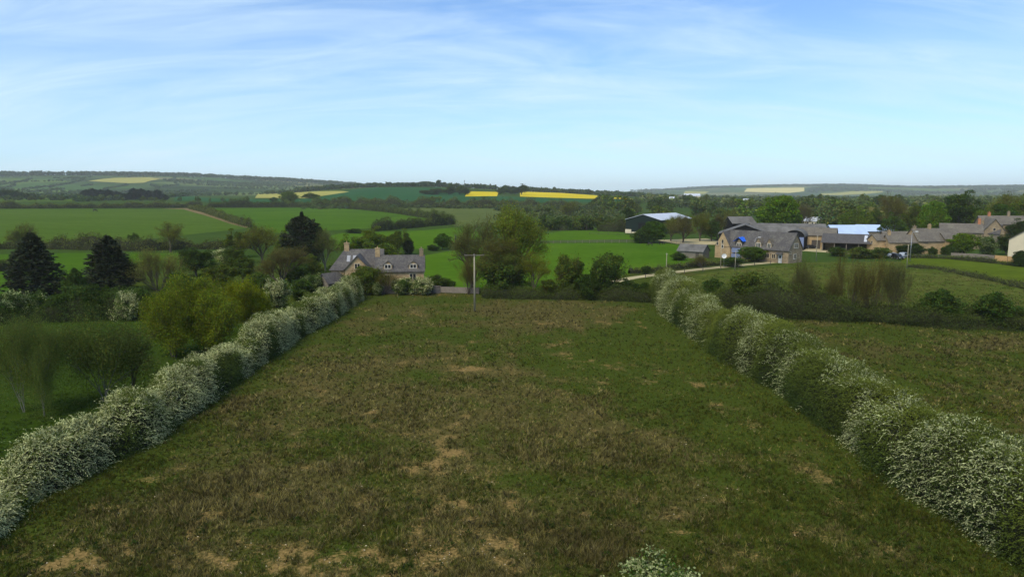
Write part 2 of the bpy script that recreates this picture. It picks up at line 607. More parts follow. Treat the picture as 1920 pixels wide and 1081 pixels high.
def field_mat(name, a, b, scale=0.03, stripe=0.0, rot=0.0, tuft=0.5, pt=4.0):
    m, t = new_mat(name)
    P = coords(t)
    n1 = t.noise(P, scale, 4, 0.6)
    c = t.mix(t.mapr(n1, 0.3, 0.7), a, b)
    if stripe:
        mp = t.n('ShaderNodeMapping', i_0=P)
        mp.inputs['Rotation'].default_value = (0, 0, rot)
        sx = t.n('ShaderNodeSeparateXYZ', i_0=mp.outputs[0])
        s = t.math('SINE', t.math('MULTIPLY', sx.outputs[0], 2 * math.pi / pt))
        k = t.mapr(s, -1, 1, 1 - stripe, 1 + stripe * 0.5)
        k = t.math('SUBTRACT', k, t.mapr(s, 0.93, 0.99, 0.0, stripe * 2.4))
        c = t.mix(1.0, c, t.n('ShaderNodeCombineXYZ', i_0=k, i_1=k, i_2=k).outputs[0], 'MULTIPLY')
    c = t.mix(1.0, c, (0.84, 0.86, 0.7), 'MULTIPLY')
    n2 = t.noise(P, 0.35, 5, 0.7)
    k = t.mapr(n2, 0.3, 0.7, 1 - tuft * 0.5, 1 + tuft * 0.45)
    c = t.mix(1.0, c, t.n('ShaderNodeCombineXYZ', i_0=k, i_1=k, i_2=k).outputs[0], 'MULTIPLY')
    finish(t, c, 0.95, n2, 0.4, 0.15, 0, 0.0)
    return m


# ------------------------------------------------------------------ ground sheet
def blob(px, py, L):
    """sum of soft elliptical blobs (cx, cy, rx, ry, weight) in map coordinates"""
    s = np.zeros_like(px)
    for cx_, cy_, rx, ry, wt in L:
        s += wt * np.exp(-(((px - cx_) / rx) ** 2 + ((py - cy_) / ry) ** 2))
    return s


DRY = [(560, 1000, 700, 170, .55), (900, 760, 380, 130, .28), (560, 760, 260, 60, .28), (1010, 588, 120, 22, 1.3), (1080, 612, 60, 8, .4),
       (690, 610, 90, 14, .35), (480, 900, 260, 80, .25), (1230, 830, 110, 70, .35), (1300, 900, 90, 60, .25),
       (600, 690, 120, 40, .25), (880, 690, 90, 20, .4), (1650, 655, 190, 20, .5), (1500, 625, 80, 14, .35), (1880, 640, 90, 16, .3),
       (1270, 730, 130, 110, -.75), (1180, 640, 120, 30, -.8), (1450, 900, 120, 120, -.2), (880, 560, 250, 12, -.3), (1750, 730, 220, 50, .1),
       (1230, 600, 60, 30, -.4), (960, 610, 90, 12, .2), (1000, 1060, 200, 60, -.1)]
BARE = [(885, 692, 34, 7, .30), (850, 696, 45, 5, .16), (1075, 682, 26, 9, .25), (275, 900, 36, 9, .22), (215, 950, 60, 14, .2), (120, 1050, 130, 30, .32),
        (830, 850, 50, 14, .22), (860, 940, 60, 14, .25), (560, 1060, 180, 30, .28), (330, 1000, 170, 40, .22), (800, 880, 50, 30, .15),
        (1290, 1000, 50, 14, .35), (1400, 1040, 60, 16, .2), (700, 770, 10, 4, .3), (640, 1040, 120, 22, .2), (430, 870, 200, 60, .08), (880, 1000, 160, 60, .12)]


def meadow_maps(x, y):
    px, py = project(x, y, 0 * x)
    big = vn(x, y, 9, 21, 2) - 0.5
    med = vn(x, y, 2.4, 22, 2) - 0.5
    fin = vn(x, y, 0.8, 23, 2) - 0.5
    dry = 0.31 + blob(px, py, DRY) * .72 + big * 0.8 + med * 0.95 + fin * 0.35
    bare = 0.18 + blob(px, py, BARE) * 1.35 + med * 0.6 + fin * .75 + (vn(x, y, 5, 27) - 0.5) * 0.35
    # mown green margins beside the hedges
    eL = np.interp(py, [556, 593, 633, 693, 737, 793, 838, 885, 940, 1010, 1081], [684, 633, 563, 480, 413, 340, 273, 180, 75, 0, -90])
    eR = np.interp(py, [557, 611, 680, 730, 780, 838, 888, 960, 1020, 1081], [1215, 1269, 1361, 1450, 1511, 1588, 1642, 1750, 1840, 1930])
    wdt = (py - 362) * 0.11
    m = np.exp(-((px - eL) / wdt) ** 2) + np.exp(-((eR - px) / wdt) ** 2) * 0.8
    dry = dry - m * 0.48
    bare = bare - m * 0.6
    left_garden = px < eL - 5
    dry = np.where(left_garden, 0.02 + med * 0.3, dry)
    bare = np.where(left_garden | (px > eR), 0.0, bare)
    return np.clip(dry, 0, 1), np.clip(bare, 0, 1)


pxc = np.arange(-160, 2081, 2.5)
azs = np.arctan((pxc - 960) / (F * cp))
azs = np.concatenate([np.linspace(-math.pi, azs[0], 36)[:-1], azs, np.linspace(azs[-1], math.pi, 36)[1:]])
rows = [3.0, 12.0, 20.0] + [F * CAMH / (yy - 362) for yy in np.arange(1250, 400, -3.0)]
dmax = rows[-1]
rows += list(np.geomspace(dmax, 12400, 520)[1:])
rows = np.array(rows)
A_, D_ = np.meshgrid(azs, rows, indexing='ij')
X_, Y_ = np.sin(A_) * D_, np.cos(A_) * D_
Z_ = TH(X_, Y_)
na, nd_ = A_.shape
Vg = np.stack([X_.ravel(), Y_.ravel(), Z_.ravel()], 1)
ii, jj = np.meshgrid(np.arange(na - 1), np.arange(nd_ - 1), indexing='ij')
base = (ii * nd_ + jj).ravel()
Fg = np.stack([base, base + 1, base + nd_ + 1, base + nd_], 1)
colg = np.zeros((len(Vg), 3), np.float32)
dist = np.hypot(Vg[:, 0], Vg[:, 1])
nearm = (dist < 260) & (Vg[:, 1] > 15)
d_, b_ = meadow_maps(Vg[nearm, 0], Vg[nearm, 1])
colg[nearm, 0] = d_
colg[nearm, 1] = b_
colg[:, 2] = np.clip((230 - dist) / 60, 0, 1)
colg[~nearm & (dist < 200), 0] = 0.3
me = np_mesh('ground', Vg, Fg[:, ::-1], 4, colg, [M['ground']], smooth=True)
tag(link('ground', me), kind='structure')


def sheet(name, pts, mat, off=0.02, world=False, nx=40, ny=40, edge_noise=0.0):
    """a field, road or yard draped on the terrain; pts are photo pixels or world xy"""
    P = [G(*p) if not world else Vector((p[0], p[1], 0)) for p in pts]
    bm = bmesh.new()
    vs = [bm.verts.new((p.x, p.y, 0)) for p in P]
    f = bm.faces.new(vs)
    x0, x1 = min(p.x for p in P), max(p.x for p in P)
    y0, y1 = min(p.y for p in P), max(p.y for p in P)
    for i in range(1, nx):
        g = bm.verts[:] + bm.edges[:] + bm.faces[:]
        bmesh.ops.bisect_plane(bm, geom=g, plane_co=(x0 + (x1 - x0) * i / nx, 0, 0), plane_no=(1, 0, 0))
    for i in range(1, ny):
        g = bm.verts[:] + bm.edges[:] + bm.faces[:]
        bmesh.ops.bisect_plane(bm, geom=g, plane_co=(0, y0 + (y1 - y0) * i / ny, 0), plane_no=(0, 1, 0))
    bmesh.ops.triangulate(bm, faces=bm.faces[:])
    xs = np.array([v.co.x for v in bm.verts])
    ys = np.array([v.co.y for v in bm.verts])
    zs = TH(xs, ys)
    for v, z in zip(bm.verts, zs):
        v.co.z = z + off
    for f in bm.faces:
        if f.normal.z < 0:
            f.normal_flip()
    m = bpy.data.meshes.new(name)
    bm.to_mesh(m)
    bm.free()
    m.materials.append(mat)
    return tag(link(name, m), kind='structure')


def strip(pts, width):
    """outline of a path of constant width from centre pixels -> world xy list"""
    P = [G(*p) for p in pts]
    L, Rr = [], []
    for i, p in enumerate(P):
        a, b = P[max(i - 1, 0)], P[min(i + 1, len(P) - 1)]
        d = Vector((b.x - a.x, b.y - a.y)).normalized()
        n = Vector((-d.y, d.x)) * width / 2
        L.append((p.x + n.x, p.y + n.y))
        Rr.append((p.x - n.x, p.y - n.y))
    return L + Rr[::-1]


GREEN_A, GREEN_B = (0.050, 0.115, 0.010), (0.080, 0.150, 0.016)
fA = field_mat('pasture_green', GREEN_A, GREEN_B, 0.02, 0.06, 0.5, 0.35, 9)
fA2 = field_mat('crop_green', (0.065, 0.118, 0.016), (0.090, 0.145, 0.026), 0.012, 0.10, -1.1, 0.35, 22)
fB = field_mat('bright_pasture', (0.055, 0.125, 0.008), (0.088, 0.165, 0.014), 0.03, 0.05, 1.2, 0.35, 7)
fC = field_mat('olive_stubble', (0.085, 0.115, 0.036), (0.12, 0.145, 0.05), 0.02, 0.08, 0.9, 0.3, 14)
fD = field_mat('young_wheat', (0.022, 0.085, 0.035), (0.032, 0.105, 0.042), 0.006, 0.08, 0.4, 0.15, 24)
fY = field_mat('rapeseed', (0.62, 0.47, 0.02), (0.72, 0.55, 0.03), 0.01, 0.10, 0.4, 0.12, 24)
fP = field_mat('pale_crop', (0.33, 0.31, 0.09), (0.42, 0.38, 0.13), 0.01, 0.08, 0.4, 0.1, 24)
fR = field_mat('right_pasture', (0.070, 0.105, 0.009), (0.10, 0.135, 0.016), 0.05, 0, 0, 0.5)
fR2 = field_mat('rough_bank', (0.058, 0.092, 0.014), (0.110, 0.112, 0.032), 0.06, 0, 0, 0.9)
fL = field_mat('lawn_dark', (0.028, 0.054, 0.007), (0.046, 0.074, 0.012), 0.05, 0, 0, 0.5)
fT = field_mat('gravel', (0.40, 0.33, 0.22), (0.52, 0.44, 0.31), 0.2, 0, 0, 0.25)
fS = field_mat('bare_track_soil', (0.16, 0.115, 0.07), (0.23, 0.17, 0.10), 0.1, 0, 0, 0.4)

sheet('pasture', [(-150, 462), (200, 457), (462, 428), (400, 405), (345, 392), (-150, 392)], fA2, 0.06)
sheet('pasture', [(500, 438), (640, 431), (760, 424), (845, 414), (800, 405), (720, 396), (620, 389), (395, 391), (440, 412)], fA, 0.06)
sheet('olive_field', [(860, 425), (1120, 415), (1135, 392), (720, 390), (790, 402)], fC, 0.06)
sheet('pasture', [(560, 455), (660, 470), (800, 466), (905, 445), (880, 424), (790, 432), (640, 437)], fB, 0.03)
sheet('pasture', [(770, 536), (1010, 545), (1170, 515), (1330, 489), (1310, 464), (1240, 455), (1010, 456), (905, 460), (800, 478), (740, 500)], fB, 0.02)
sheet('pasture', [(1010, 452), (1210, 448), (1175, 438), (1130, 428), (1090, 428), (1020, 438), (950, 442)], fB, 0.05)
sheet('wheat_field', [(500, 385), (640, 386), (860, 386), (930, 380), (1010, 380), (1200, 380), (1150, 373), (985, 370), (885, 366), (825, 352), (700, 352), (660, 356), (590, 368)], fD, 0.3, nx=70, ny=70)
sheet('pasture', [(325, 377), (480, 380), (640, 380), (560, 374), (420, 373), (330, 367)], fD, 0.3)
sheet('pasture', [(-100, 380), (150, 378), (150, 371), (-100, 371)], fA2, 0.3)
sheet('rapeseed_field', [(872, 369), (932, 368.5), (935, 360.5), (876, 359.5)], fY, 0.6)
sheet('rapeseed_field', [(975, 369), (1030, 371), (1100, 373), (1190, 374), (1120, 367), (1050, 362), (975, 359.5)], fY, 0.6)
sheet('pale_crop_field', [(478, 371.5), (572, 372.5), (610, 367), (655, 360), (640, 358.5), (560, 361), (484, 363.5)], fP, 0.5)
sheet('pale_crop_field', [(165, 340), (240, 344), (270, 343), (300, 336), (280, 333), (215, 334)], fP, 1.0)
sheet('pale_crop_field', [(1395, 360), (1480, 362), (1508, 359), (1508, 352), (1400, 353.5)], field_mat('pale_stubble', (0.6, 0.5, 0.22), (0.66, 0.56, 0.27), 0.01), 1.5)
sheet('pale_crop_field', [(1280, 363), (1320, 364), (1330, 359.5), (1285, 358.5)], fP, 1.5)
sheet('pale_crop_field', [(1536, 366), (1580, 366), (1655, 361), (1655, 358.5), (1600, 359), (1540, 363)], fP, 1.5)
sheet('pasture', [(-150, 450 + 30), (-150, 560), (60, 560), (200, 500), (420, 500), (450, 474), (120, 474)], fA, 0.03)
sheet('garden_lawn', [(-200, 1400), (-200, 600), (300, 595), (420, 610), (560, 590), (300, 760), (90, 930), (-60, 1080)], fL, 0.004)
sheet('rough_bank', [(1250, 545), (1480, 572), (1700, 590), (2100, 606), (2100, 540), (1900, 518), (1700, 490), (1500, 492), (1350, 508), (1220, 527)], fR2, 0.006)
sheet('pasture', [(1690, 494), (1760, 500), (1860, 519), (2100, 556), (2100, 505), (1900, 492), (1780, 483), (1690, 483)], fR, 0.02)
sheet('gravel_track', strip([(1150, 528), (1190, 520), (1250, 512), (1320, 504), (1400, 496), (1490, 488)], 3.0), fT, 0.03, world=True)
sheet('gravel_yard', [(1270, 457), (1345, 459), (1350, 452), (1325, 447), (1230, 450)], fT, 0.05)
sheet('access_road', [(1497, 470), (1560, 474), (1740, 484), (1740, 480), (1600, 470), (1550, 464), (1497, 462)], fT, 0.03)
sheet('soil_track', [(300, 391.2), (345, 392.5), (385, 404), (430, 419), (462, 427.5), (468, 425), (425, 412), (385, 396), (365, 390)], fS, 0.12)

# ------------------------------------------------------------------ foliage geometry
def cards(P, size, rng, col, aspect=0.55, up=0.0, nrm=None, axis=None, droop=0.0):
    """rhombic leaf cards: P (N,3); size scalar or (N,); col (N,3)"""
    n = len(P)
    size = np.broadcast_to(np.asarray(size, float), (n,))
    if axis is None:
        axis = rng.normal(size=(n, 3))
    a = axis + rng.normal(size=(n, 3)) * 0.15
    a /= np.linalg.norm(a, axis=1, keepdims=True) + 1e-9
    if nrm is None:
        nrm = rng.normal(size=(n, 3)) + np.array([0, 0, up])
    b = np.cross(nrm, a)
    b /= np.linalg.norm(b, axis=1, keepdims=True) + 1e-9
    s = size[:, None] * rng.uniform(0.7, 1.3, (n, 1))
    asp = np.broadcast_to(np.asarray(aspect, float), (n,))[:, None]
    v = np.stack([P - a * s * 0.5, P + b * s * 0.5 * asp, P + a * s * 0.5, P - b * s * 0.5 * asp], 1)
    V = v.reshape(-1, 3)
    Fc = np.arange(n * 4, dtype=np.int32)
    C_ = np.repeat(col, 4, axis=0)
    return V, Fc, C_


def tubes(segs, k=3):
    """segs array rows: p0(3) p1(3) r0 r1 -> quads"""
    S = np.asarray(segs, float)
    p0, p1, r0, r1 = S[:, :3], S[:, 3:6], S[:, 6:7], S[:, 7:8]
    d = p1 - p0
    d /= np.linalg.norm(d, axis=1, keepdims=True) + 1e-9
    ref = np.where(np.abs(d[:, 2:3]) > 0.9, np.array([[1.0, 0, 0]]), np.array([[0, 0, 1.0]]))
    a = np.cross(d, ref)
    a /= np.linalg.norm(a, axis=1, keepdims=True) + 1e-9
    b = np.cross(d, a)
    vs = []
    for p, r in ((p0, r0), (p1, r1)):
        for i in range(k):
            th = 2 * math.pi * i / k
            vs.append(p + a * r * math.cos(th) + b * r * math.sin(th))
    V = np.stack(vs, 1).reshape(-1, 3)
    n = len(S)
    base = np.arange(n)[:, None] * 2 * k
    Fc = np.concatenate([base + np.array([[i, (i + 1) % k, k + (i + 1) % k, k + i]]) for i in range(k)], 1)
    return V, Fc.ravel()


def join(parts):
    V, Fc, C_ = [], [], []
    b = 0
    for v, f, c in parts:
        V.append(v)
        Fc.append(np.asarray(f).ravel() + b)
        C_.append(c)
        b += len(v)
    return np.concatenate(V), np.concatenate(Fc), np.concatenate(C_)


def grow(rng, depth=5, bole=0.45, nch=3, ang=0.55, ratio=0.72, trunk=0.28, r0=0.035, stems=1, trop=0.12, stem_spread=0.35, leader=True):
    segs, tips = [], []

    def rot(d, a, az):
        o = Vector(d).orthogonal().normalized()
        o.rotate(Matrix.Rotation(az, 3, Vector(d)))
        return (Vector(d) * math.cos(a) + o * math.sin(a)).normalized()

    def rec(p, d, L, r, k):
        d1 = (d + Vector(rng.normal(size=3) * 0.10)).normalized()
        LL = L
        if k == 0 and (stems == 1 or bole != 0.45):
            L = L * bole
        q = p + d1 * L * 0.5
        d2 = (d1 + Vector(rng.normal(size=3) * 0.12) + Vector((0, 0, trop * 0.5))).normalized()
        e = q + d2 * L * 0.5
        L0, L = L, LL
        segs.append((*p, *q, r, r * 0.86, k))
        segs.append((*q, *e, r * 0.86, r * 0.68, k))
        if k >= depth:
            tips.append(e)
            return
        n = nch if rng.random() > 0.25 else nch - 1
        a0 = rng.uniform(0, 6.28)
        for i in range(n):
            aa = ang * rng.uniform(0.6, 1.35)
            nd = rot(d2, aa, a0 + 6.28 * i / n + rng.uniform(-.5, .5))
            nd = (nd + Vector((0, 0, trop))).normalized()
            st = e - d2 * L0 * rng.uniform(0.0, 0.45)
            rec(st, nd, L * ratio * rng.uniform(0.7, 1.15), r * 0.58, k + 1)
        if leader:
            rec(e, (d2 + Vector(rng.normal(size=3) * 0.12)).normalized(), L * ratio * rng.uniform(0.8, 1.1), r * 0.66, k + 1)

    for s in range(stems):
        th = rng.uniform(0, 6.28)
        if stems == 1:
            d = Vector((0, 0, 1))
            p = Vector((0, 0, 0))
        else:
            lean = stem_spread * rng.uniform(0.2, 1.2)
            d = Vector((math.cos(th) * lean, math.sin(th) * lean, 1)).normalized()
            p = Vector((math.cos(th) * 0.05 * lean, math.sin(th) * 0.05 * lean, 0))
        rec(p, d, trunk * rng.uniform(0.85, 1.1), r0, 0)
    S = np.array(segs)
    T = np.array([tuple(t) for t in tips])
    # normalise to height 1, width 1
    zmax = T[:, 2].max()
    w_ = np.percentile(np.hypot(T[:, 0], T[:, 1]), 96) * 2
    sc = np.array([1 / w_, 1 / w_, 1 / zmax])
    cxy = np.array([T[:, 0].mean(), T[:, 1].mean(), 0]) * 0.7
    for c in (0, 3):
        k = np.clip(S[:, c + 2] / zmax, 0, 1)[:, None]
        S[:, c:c + 3] = (S[:, c:c + 3] - cxy * k) * sc
    T = (T - cxy) * sc
    return S, T


PROTO = {}


def pal(rng, n, base, var=0.25, hue=0.12, pts=None, cl=0.13):
    """leaf colours round a base colour, clumped"""
    base = np.array(base)
    k = 1 + rng.normal(size=(n, 1)) * var * 0.5
    if pts is not None:
        g = vn(pts[:, 0] + pts[:, 2] * 0.7, pts[:, 1] + pts[:, 2] * 0.9, cl, int(rng.integers(1e6)))[:, None]
        k = k * (0.68 + 0.64 * g)
    h = rng.normal(size=(n, 1)) * hue
    c = base[None] * k
    c[:, 0:1] *= 1 + h * 1.2
    c[:, 2:3] *= 1 - h * 0.5
    return np.clip(c, 0.004, 0.9)


def make_tree(kind, seed):
    rng = np.random.default_rng(seed)
    twigc = np.array([0.074, 0.070, 0.044])
    if kind == 'conifer' or kind == 'conifer_oval':
        parts = []
        segs = [(0, 0, 0, 0, 0, 0.96, 0.02, 0.003)]
        nb = 300
        PP, AX, NR, SZ = [], [], [], []
        for i in range(nb):
            z = (i / nb) ** 0.9
            if kind == 'conifer':
                r = 0.5 * (1 - z) ** 0.62 * rng.uniform(0.72, 1.14)
                if z < 0.12: r *= 0.8 + z * 1.6
                rise = 0.30 if seed % 2 else 0.05
            else:
                r = 0.5 * math.sin(min(1, (z * 0.93 + 0.14)) * math.pi) ** 0.55 * rng.uniform(0.86, 1.1)
                rise = 0.5
            r = max(r, 0.03)
            th = i * 2.399 + rng.uniform(-.4, .4)
            d = np.array([math.cos(th), math.sin(th), rise * rng.uniform(0.3, 1.2) * 0.5])
            p0 = np.array([0, 0, 0.03 + z * 0.9])
            p1 = p0 + d * r
            p1[2] = min(p1[2], 1.0)
            segs.append((*p0, *p1, 0.006, 0.001))
            m = int(14 + 60 * r)
            t = rng.uniform(0.25, 1.04, m) ** 0.7
            side = np.cross(d, [0, 0, 1.0])
            q = p0 + (p1 - p0) * t[:, None] + side * (rng.normal(size=m) * 0.09 * r * 2 * (1.15 - t))[:, None]
            q[:, 2] += rng.normal(size=m) * 0.012 - 0.02 * t
            PP.append(q)
            AX.append(np.tile(d, (m, 1)) + side * rng.normal(size=(m, 1)) * 0.7 + rng.normal(size=(m, 3)) * 0.25)
            NR.append(np.tile([0, 0, 1.0], (m, 1)) + rng.normal(size=(m, 3)) * 0.6)
            SZ.append(np.full(m, 0.055))
        P = np.concatenate(PP)
        c = pal(rng, len(P), (0.030, 0.040, 0.021), 0.3, 0.1, P, 0.12)
        crown = cards(P, np.concatenate(SZ), rng, c, 0.42, nrm=np.concatenate(NR), axis=np.concatenate(AX))
        tv, tf = tubes(segs, 6)
        return (tv, tf), crown
    cfg = {
        # depth nch ang ratio trunk r0 stems leaves size spread base leafcol
        'leafy': dict(g=dict(depth=5, nch=3, ang=.62, ratio=.74, trunk=.26), lv=13, sz=.034, sp=.035, c=(0.055, 0.088, 0.018)),
        'round': dict(g=dict(depth=5, nch=3, ang=.75, ratio=.72, trunk=.2), lv=22, sz=.036, sp=.045, c=(0.055, 0.10, 0.013), dome=True),
        'sparse': dict(g=dict(depth=5, nch=3, ang=.55, ratio=.76, trunk=.25), lv=15, sz=.018, sp=.04, c=(0.078, 0.104, 0.027)),
        'twiggy': dict(g=dict(depth=6, nch=3, ang=.5, ratio=.77, trunk=.24), lv=4.5, sz=.013, sp=.035, c=(0.082, 0.098, 0.036), tw=0.0010),
        'shrub': dict(g=dict(depth=4, nch=3, ang=.6, ratio=.78, trunk=.25, stems=6, stem_spread=.9, r0=.02), lv=9, sz=.045, sp=.05, c=(0.055, 0.09, 0.022)),
        'twigshrub': dict(g=dict(depth=4, nch=3, ang=.42, ratio=.78, trunk=.3, stems=15, stem_spread=1.0, r0=.006), lv=1.6, sz=.015, sp=.035, c=(0.085, 0.105, 0.036), tw=0.0007),
        'blossom': dict(g=dict(depth=4, nch=3, ang=.6, ratio=.78, trunk=.22, stems=6, stem_spread=.9, r0=.02), lv=10, sz=.04, sp=.04, c=(0.06, 0.10, 0.025), white=.6),
        'willow': dict(g=dict(depth=5, nch=3, ang=.45, ratio=.78, trunk=.2, bole=.3, stems=4, stem_spread=.8, r0=.02), lv=24, sz=.017, sp=.05, c=(0.092, 0.122, 0.012)),
        'birch': dict(g=dict(depth=5, nch=2, ang=.38, ratio=.72, trunk=.34, bole=.3, stems=3, stem_spread=.22, r0=.008), lv=70, sz=.013, sp=.06, c=(0.074, 0.104, 0.030), droop=1, tw=0.0009),
        'far': dict(g=dict(depth=3, nch=3, ang=.65, ratio=.75, trunk=.25), lv=11, sz=.11, sp=.085, c=(0.062, 0.092, 0.028)),
        'farbush': dict(g=dict(depth=2, nch=3, ang=.7, ratio=.8, trunk=.25, stems=4, stem_spread=1.0), lv=12, sz=.13, sp=.10, c=(0.045, 0.075, 0.022)),
    }[kind]
    S, T = grow(rng, **cfg['g'])
    D = cfg['g']['depth']
    if cfg.get('dome'):
        # leafy dome: extra clumps over an irregular shell
        n = 230
        u = rng.uniform(0, 6.28, n)
        v = rng.uniform(-0.35, 1, n)
        rr = 0.47 * (0.9 + 0.25 * (vn(u * 1.1, v * 2, 1.0, seed) - .5))
        cz = 0.42
        s_ = np.sqrt(np.clip(1 - v ** 2, 0.02, 1))
        T = np.concatenate([T * [0.9, 0.9, 0.95], np.stack([rr * s_ * np.cos(u), rr * s_ * np.sin(u), cz + v * 0.55 * (0.92 + rr * 0.1)], 1)])
    thick = S[:, 8] <= max(1, D - 3)
    tv, tf = tubes(S[thick][:, :8], 5)
    thin = S[~thick][:, :8].copy()
    tw = cfg.get('tw', 0.001)
    thin[:, 6:8] = np.clip(thin[:, 6:8], tw, None)
    wv, wf = tubes(thin, 3)
    tc_ = np.tile(twigc, (len(wv), 1)) * rng.uniform(0.75, 1.25, (len(wv), 1))
    n = int(len(T) * cfg['lv'])
    idx = rng.integers(0, len(T), n)
    P = T[idx] + rng.normal(size=(n, 3)) * cfg['sp'] * np.array([1, 1, 0.8])
    if kind in ('leafy', 'round', 'shrub', 'far'):
        # leaves gather in rounded boughs with gaps between them
        nc = {'leafy': 70, 'round': 110, 'shrub': 55, 'far': 26}[kind]
        Cc_ = T[rng.choice(len(T), min(nc, len(T)), replace=False)]
        ci = rng.integers(0, len(Cc_), n)
        rad = rng.uniform(.055, .105, len(Cc_))[ci] * (1.35 if kind in ('shrub', 'far') else 1.0)
        uu = rng.normal(size=(n, 3)); uu /= np.linalg.norm(uu, axis=1, keepdims=True)
        uu[:, 2] = np.where(rng.random(n) < .6, np.abs(uu[:, 2]), uu[:, 2])
        pick = rng.random(n) < .8
        P[pick] = (Cc_[ci] + uu * rad[:, None] * rng.uniform(.75, 1.12, (n, 1)) * np.array([1.1, 1.1, .75]))[pick]
    if cfg.get('droop'):
        P[:, 2] -= rng.exponential(0.13, n)
    if kind in ('shrub', 'farbush', 'leafy', 'blossom', 'round', 'far', 'willow', 'sparse', 'birch'):
        # fill down towards the ground on bushes, inner leaves on trees
        m = n // 3 if kind not in ('sparse', 'birch') else n // 6
        Q = T[rng.integers(0, len(T), m)] * rng.uniform(0.45, 0.95, (m, 1)) + rng.normal(size=(m, 3)) * cfg['sp']
        if kind in ('shrub', 'farbush', 'blossom'):
            Q[:, 2] *= rng.uniform(0.3, 1, m)
        P = np.concatenate([P, Q])
    P[:, 2] = np.clip(P[:, 2], 0.015, 1.06)
    c = pal(rng, len(P), cfg['c'], 0.5, 0.16, P, 0.12)
    if cfg.get('white'):
        wn = vn(P[:, 0] + P[:, 2], P[:, 1] - P[:, 2], 0.22, seed + 3)
        wm = rng.random(len(P)) < cfg['white'] * np.clip((wn - 0.25) * 2.2, 0, 1.2)
        c[wm] = np.array([0.36, 0.38, 0.28]) * rng.uniform(0.7, 1.2, (wm.sum(), 1))
    lf = cards(P, cfg['sz'], rng, c, 0.6, up=0.5)
    return (tv, tf), join([(wv, wf, tc_), lf])


def proto(kind, var, mat, barkm):
    key = (kind, var, mat, barkm)
    if key not in PROTO:
        base = (kind, var)
        if base not in PROTO:
            PROTO[base] = make_tree(kind, 100 * (sum(map(ord, kind)) % 97) + var)
        (tv, tf), (cv, cf, cc) = PROTO[base]
        tm = np_mesh('trunk', tv, tf, 4, None, [M[barkm]], smooth=True)
        cm = np_mesh('crown', cv, cf, 4, cc, [M[mat]])
        PROTO[key] = (tm, cm)
    return PROTO[key]


LEAFCOL = {
    'dark': (0.66, 0.74, 0.66), 'mid': (0.85, 0.85, 0.8), 'bright': (1.3, 1.32, 0.8), 'yellow': (1.25, 1.15, 0.6), 'olive': (1.10, 0.98, 0.8),
    'brown': (1.08, 0.97, 0.9), 'one': (1, 1, 1), 'pale': (1.55, 1.5, 1.2), 'red': (1.3, 0.45, 0.7), 'vdark': (0.5, 0.56, 0.5), 'grey': (1.2, 1.1, 1.6)}
_tr = random.Random(7)


def tree(kind, px, by, ty, wpx, label, tint='one', name=None, cat=None, group=None, dist=None, barkm='bark', var=None, rot=None, simple_mesh=False, seedvar=3):
    """a tree standing where the photo shows its foot (px, by), reaching up to row ty, wpx photo pixels wide"""
    p = G(px, by) if dist is None else at_depth(px, by, dist)
    H = max(0.5, zat(p, ty) - p.z)
    W = wpx * mpp(p)
    return tree_at(kind, p, H, W, label, tint, name, cat, group, barkm, var, rot, simple_mesh, seedvar)


DEFNAME = {'conifer': 'conifer_tree', 'conifer_oval': 'conifer_tree', 'leafy': 'broadleaf_tree', 'round': 'broadleaf_tree', 'sparse': 'broadleaf_tree', 'twiggy': 'bare_tree',
           'shrub': 'bush', 'twigshrub': 'bare_shrub', 'blossom': 'blossom_bush', 'willow': 'willow_tree', 'birch': 'birch_tree', 'far': 'broadleaf_tree', 'farbush': 'bush'}


def tree_at(kind, p, H, W, label, tint='one', name=None, cat=None, group=None, barkm='bark', var=None, rot=None, simple_mesh=False, seedvar=3):
    if var is None:
        var = _tr.randrange(seedvar)
    mat = 'needle' if 'conifer' in kind else 'leaf'
    name = name or ('broadleaf_tree' if kind == 'farbush' else DEFNAME[kind])
    cat = cat or ('bush' if 'bush' in name or 'shrub' in name else 'tree')
    tm, cm = proto(kind, var, mat, barkm)
    if simple_mesh:
        key = (kind, var, 'whole')
        if key not in PROTO:
            (tv, tf), (cv, cf, cc) = PROTO[(kind, var)]
            V_, F_, C_ = join([(cv, cf, cc), (tv, tf, np.tile([.07, .06, .045], (len(tv), 1)))])
            PROTO[key] = np_mesh(kind + '_whole', V_, F_, 4, C_, [M[mat]])
        cm = PROTO[key]
    rz = _tr.uniform(0, 6.28) if rot is None else rot
    tn = LEAFCOL[tint] if isinstance(tint, str) else tint
    j = _tr.uniform(0.92, 1.08)
    colr = (tn[0] * j, tn[1] * j, tn[2] * j, 1)
    if simple_mesh:
        o = link(name, cm)
        o.location = p
        o.rotation_euler = (0, 0, rz)
        o.scale = (W, W, H)
        o.color = colr
    else:
        o = empty(name, p, rz)
        o.scale = (W, W, H)
        a = link('trunk' if kind not in ('shrub', 'twigshrub', 'blossom') else 'stem', tm, o)
        b = link('crown', cm, o)
        b.color = colr
    tag(o, label, cat, group)
    return o


# ------------------------------------------------------------------ hedges
def path_world(pts, world=False):
    P = [G(*p) if not world else Vector((p[0], p[1], float(TH(p[0], p[1])))) for p in pts]
    return np.array([(p.x, p.y) for p in P])


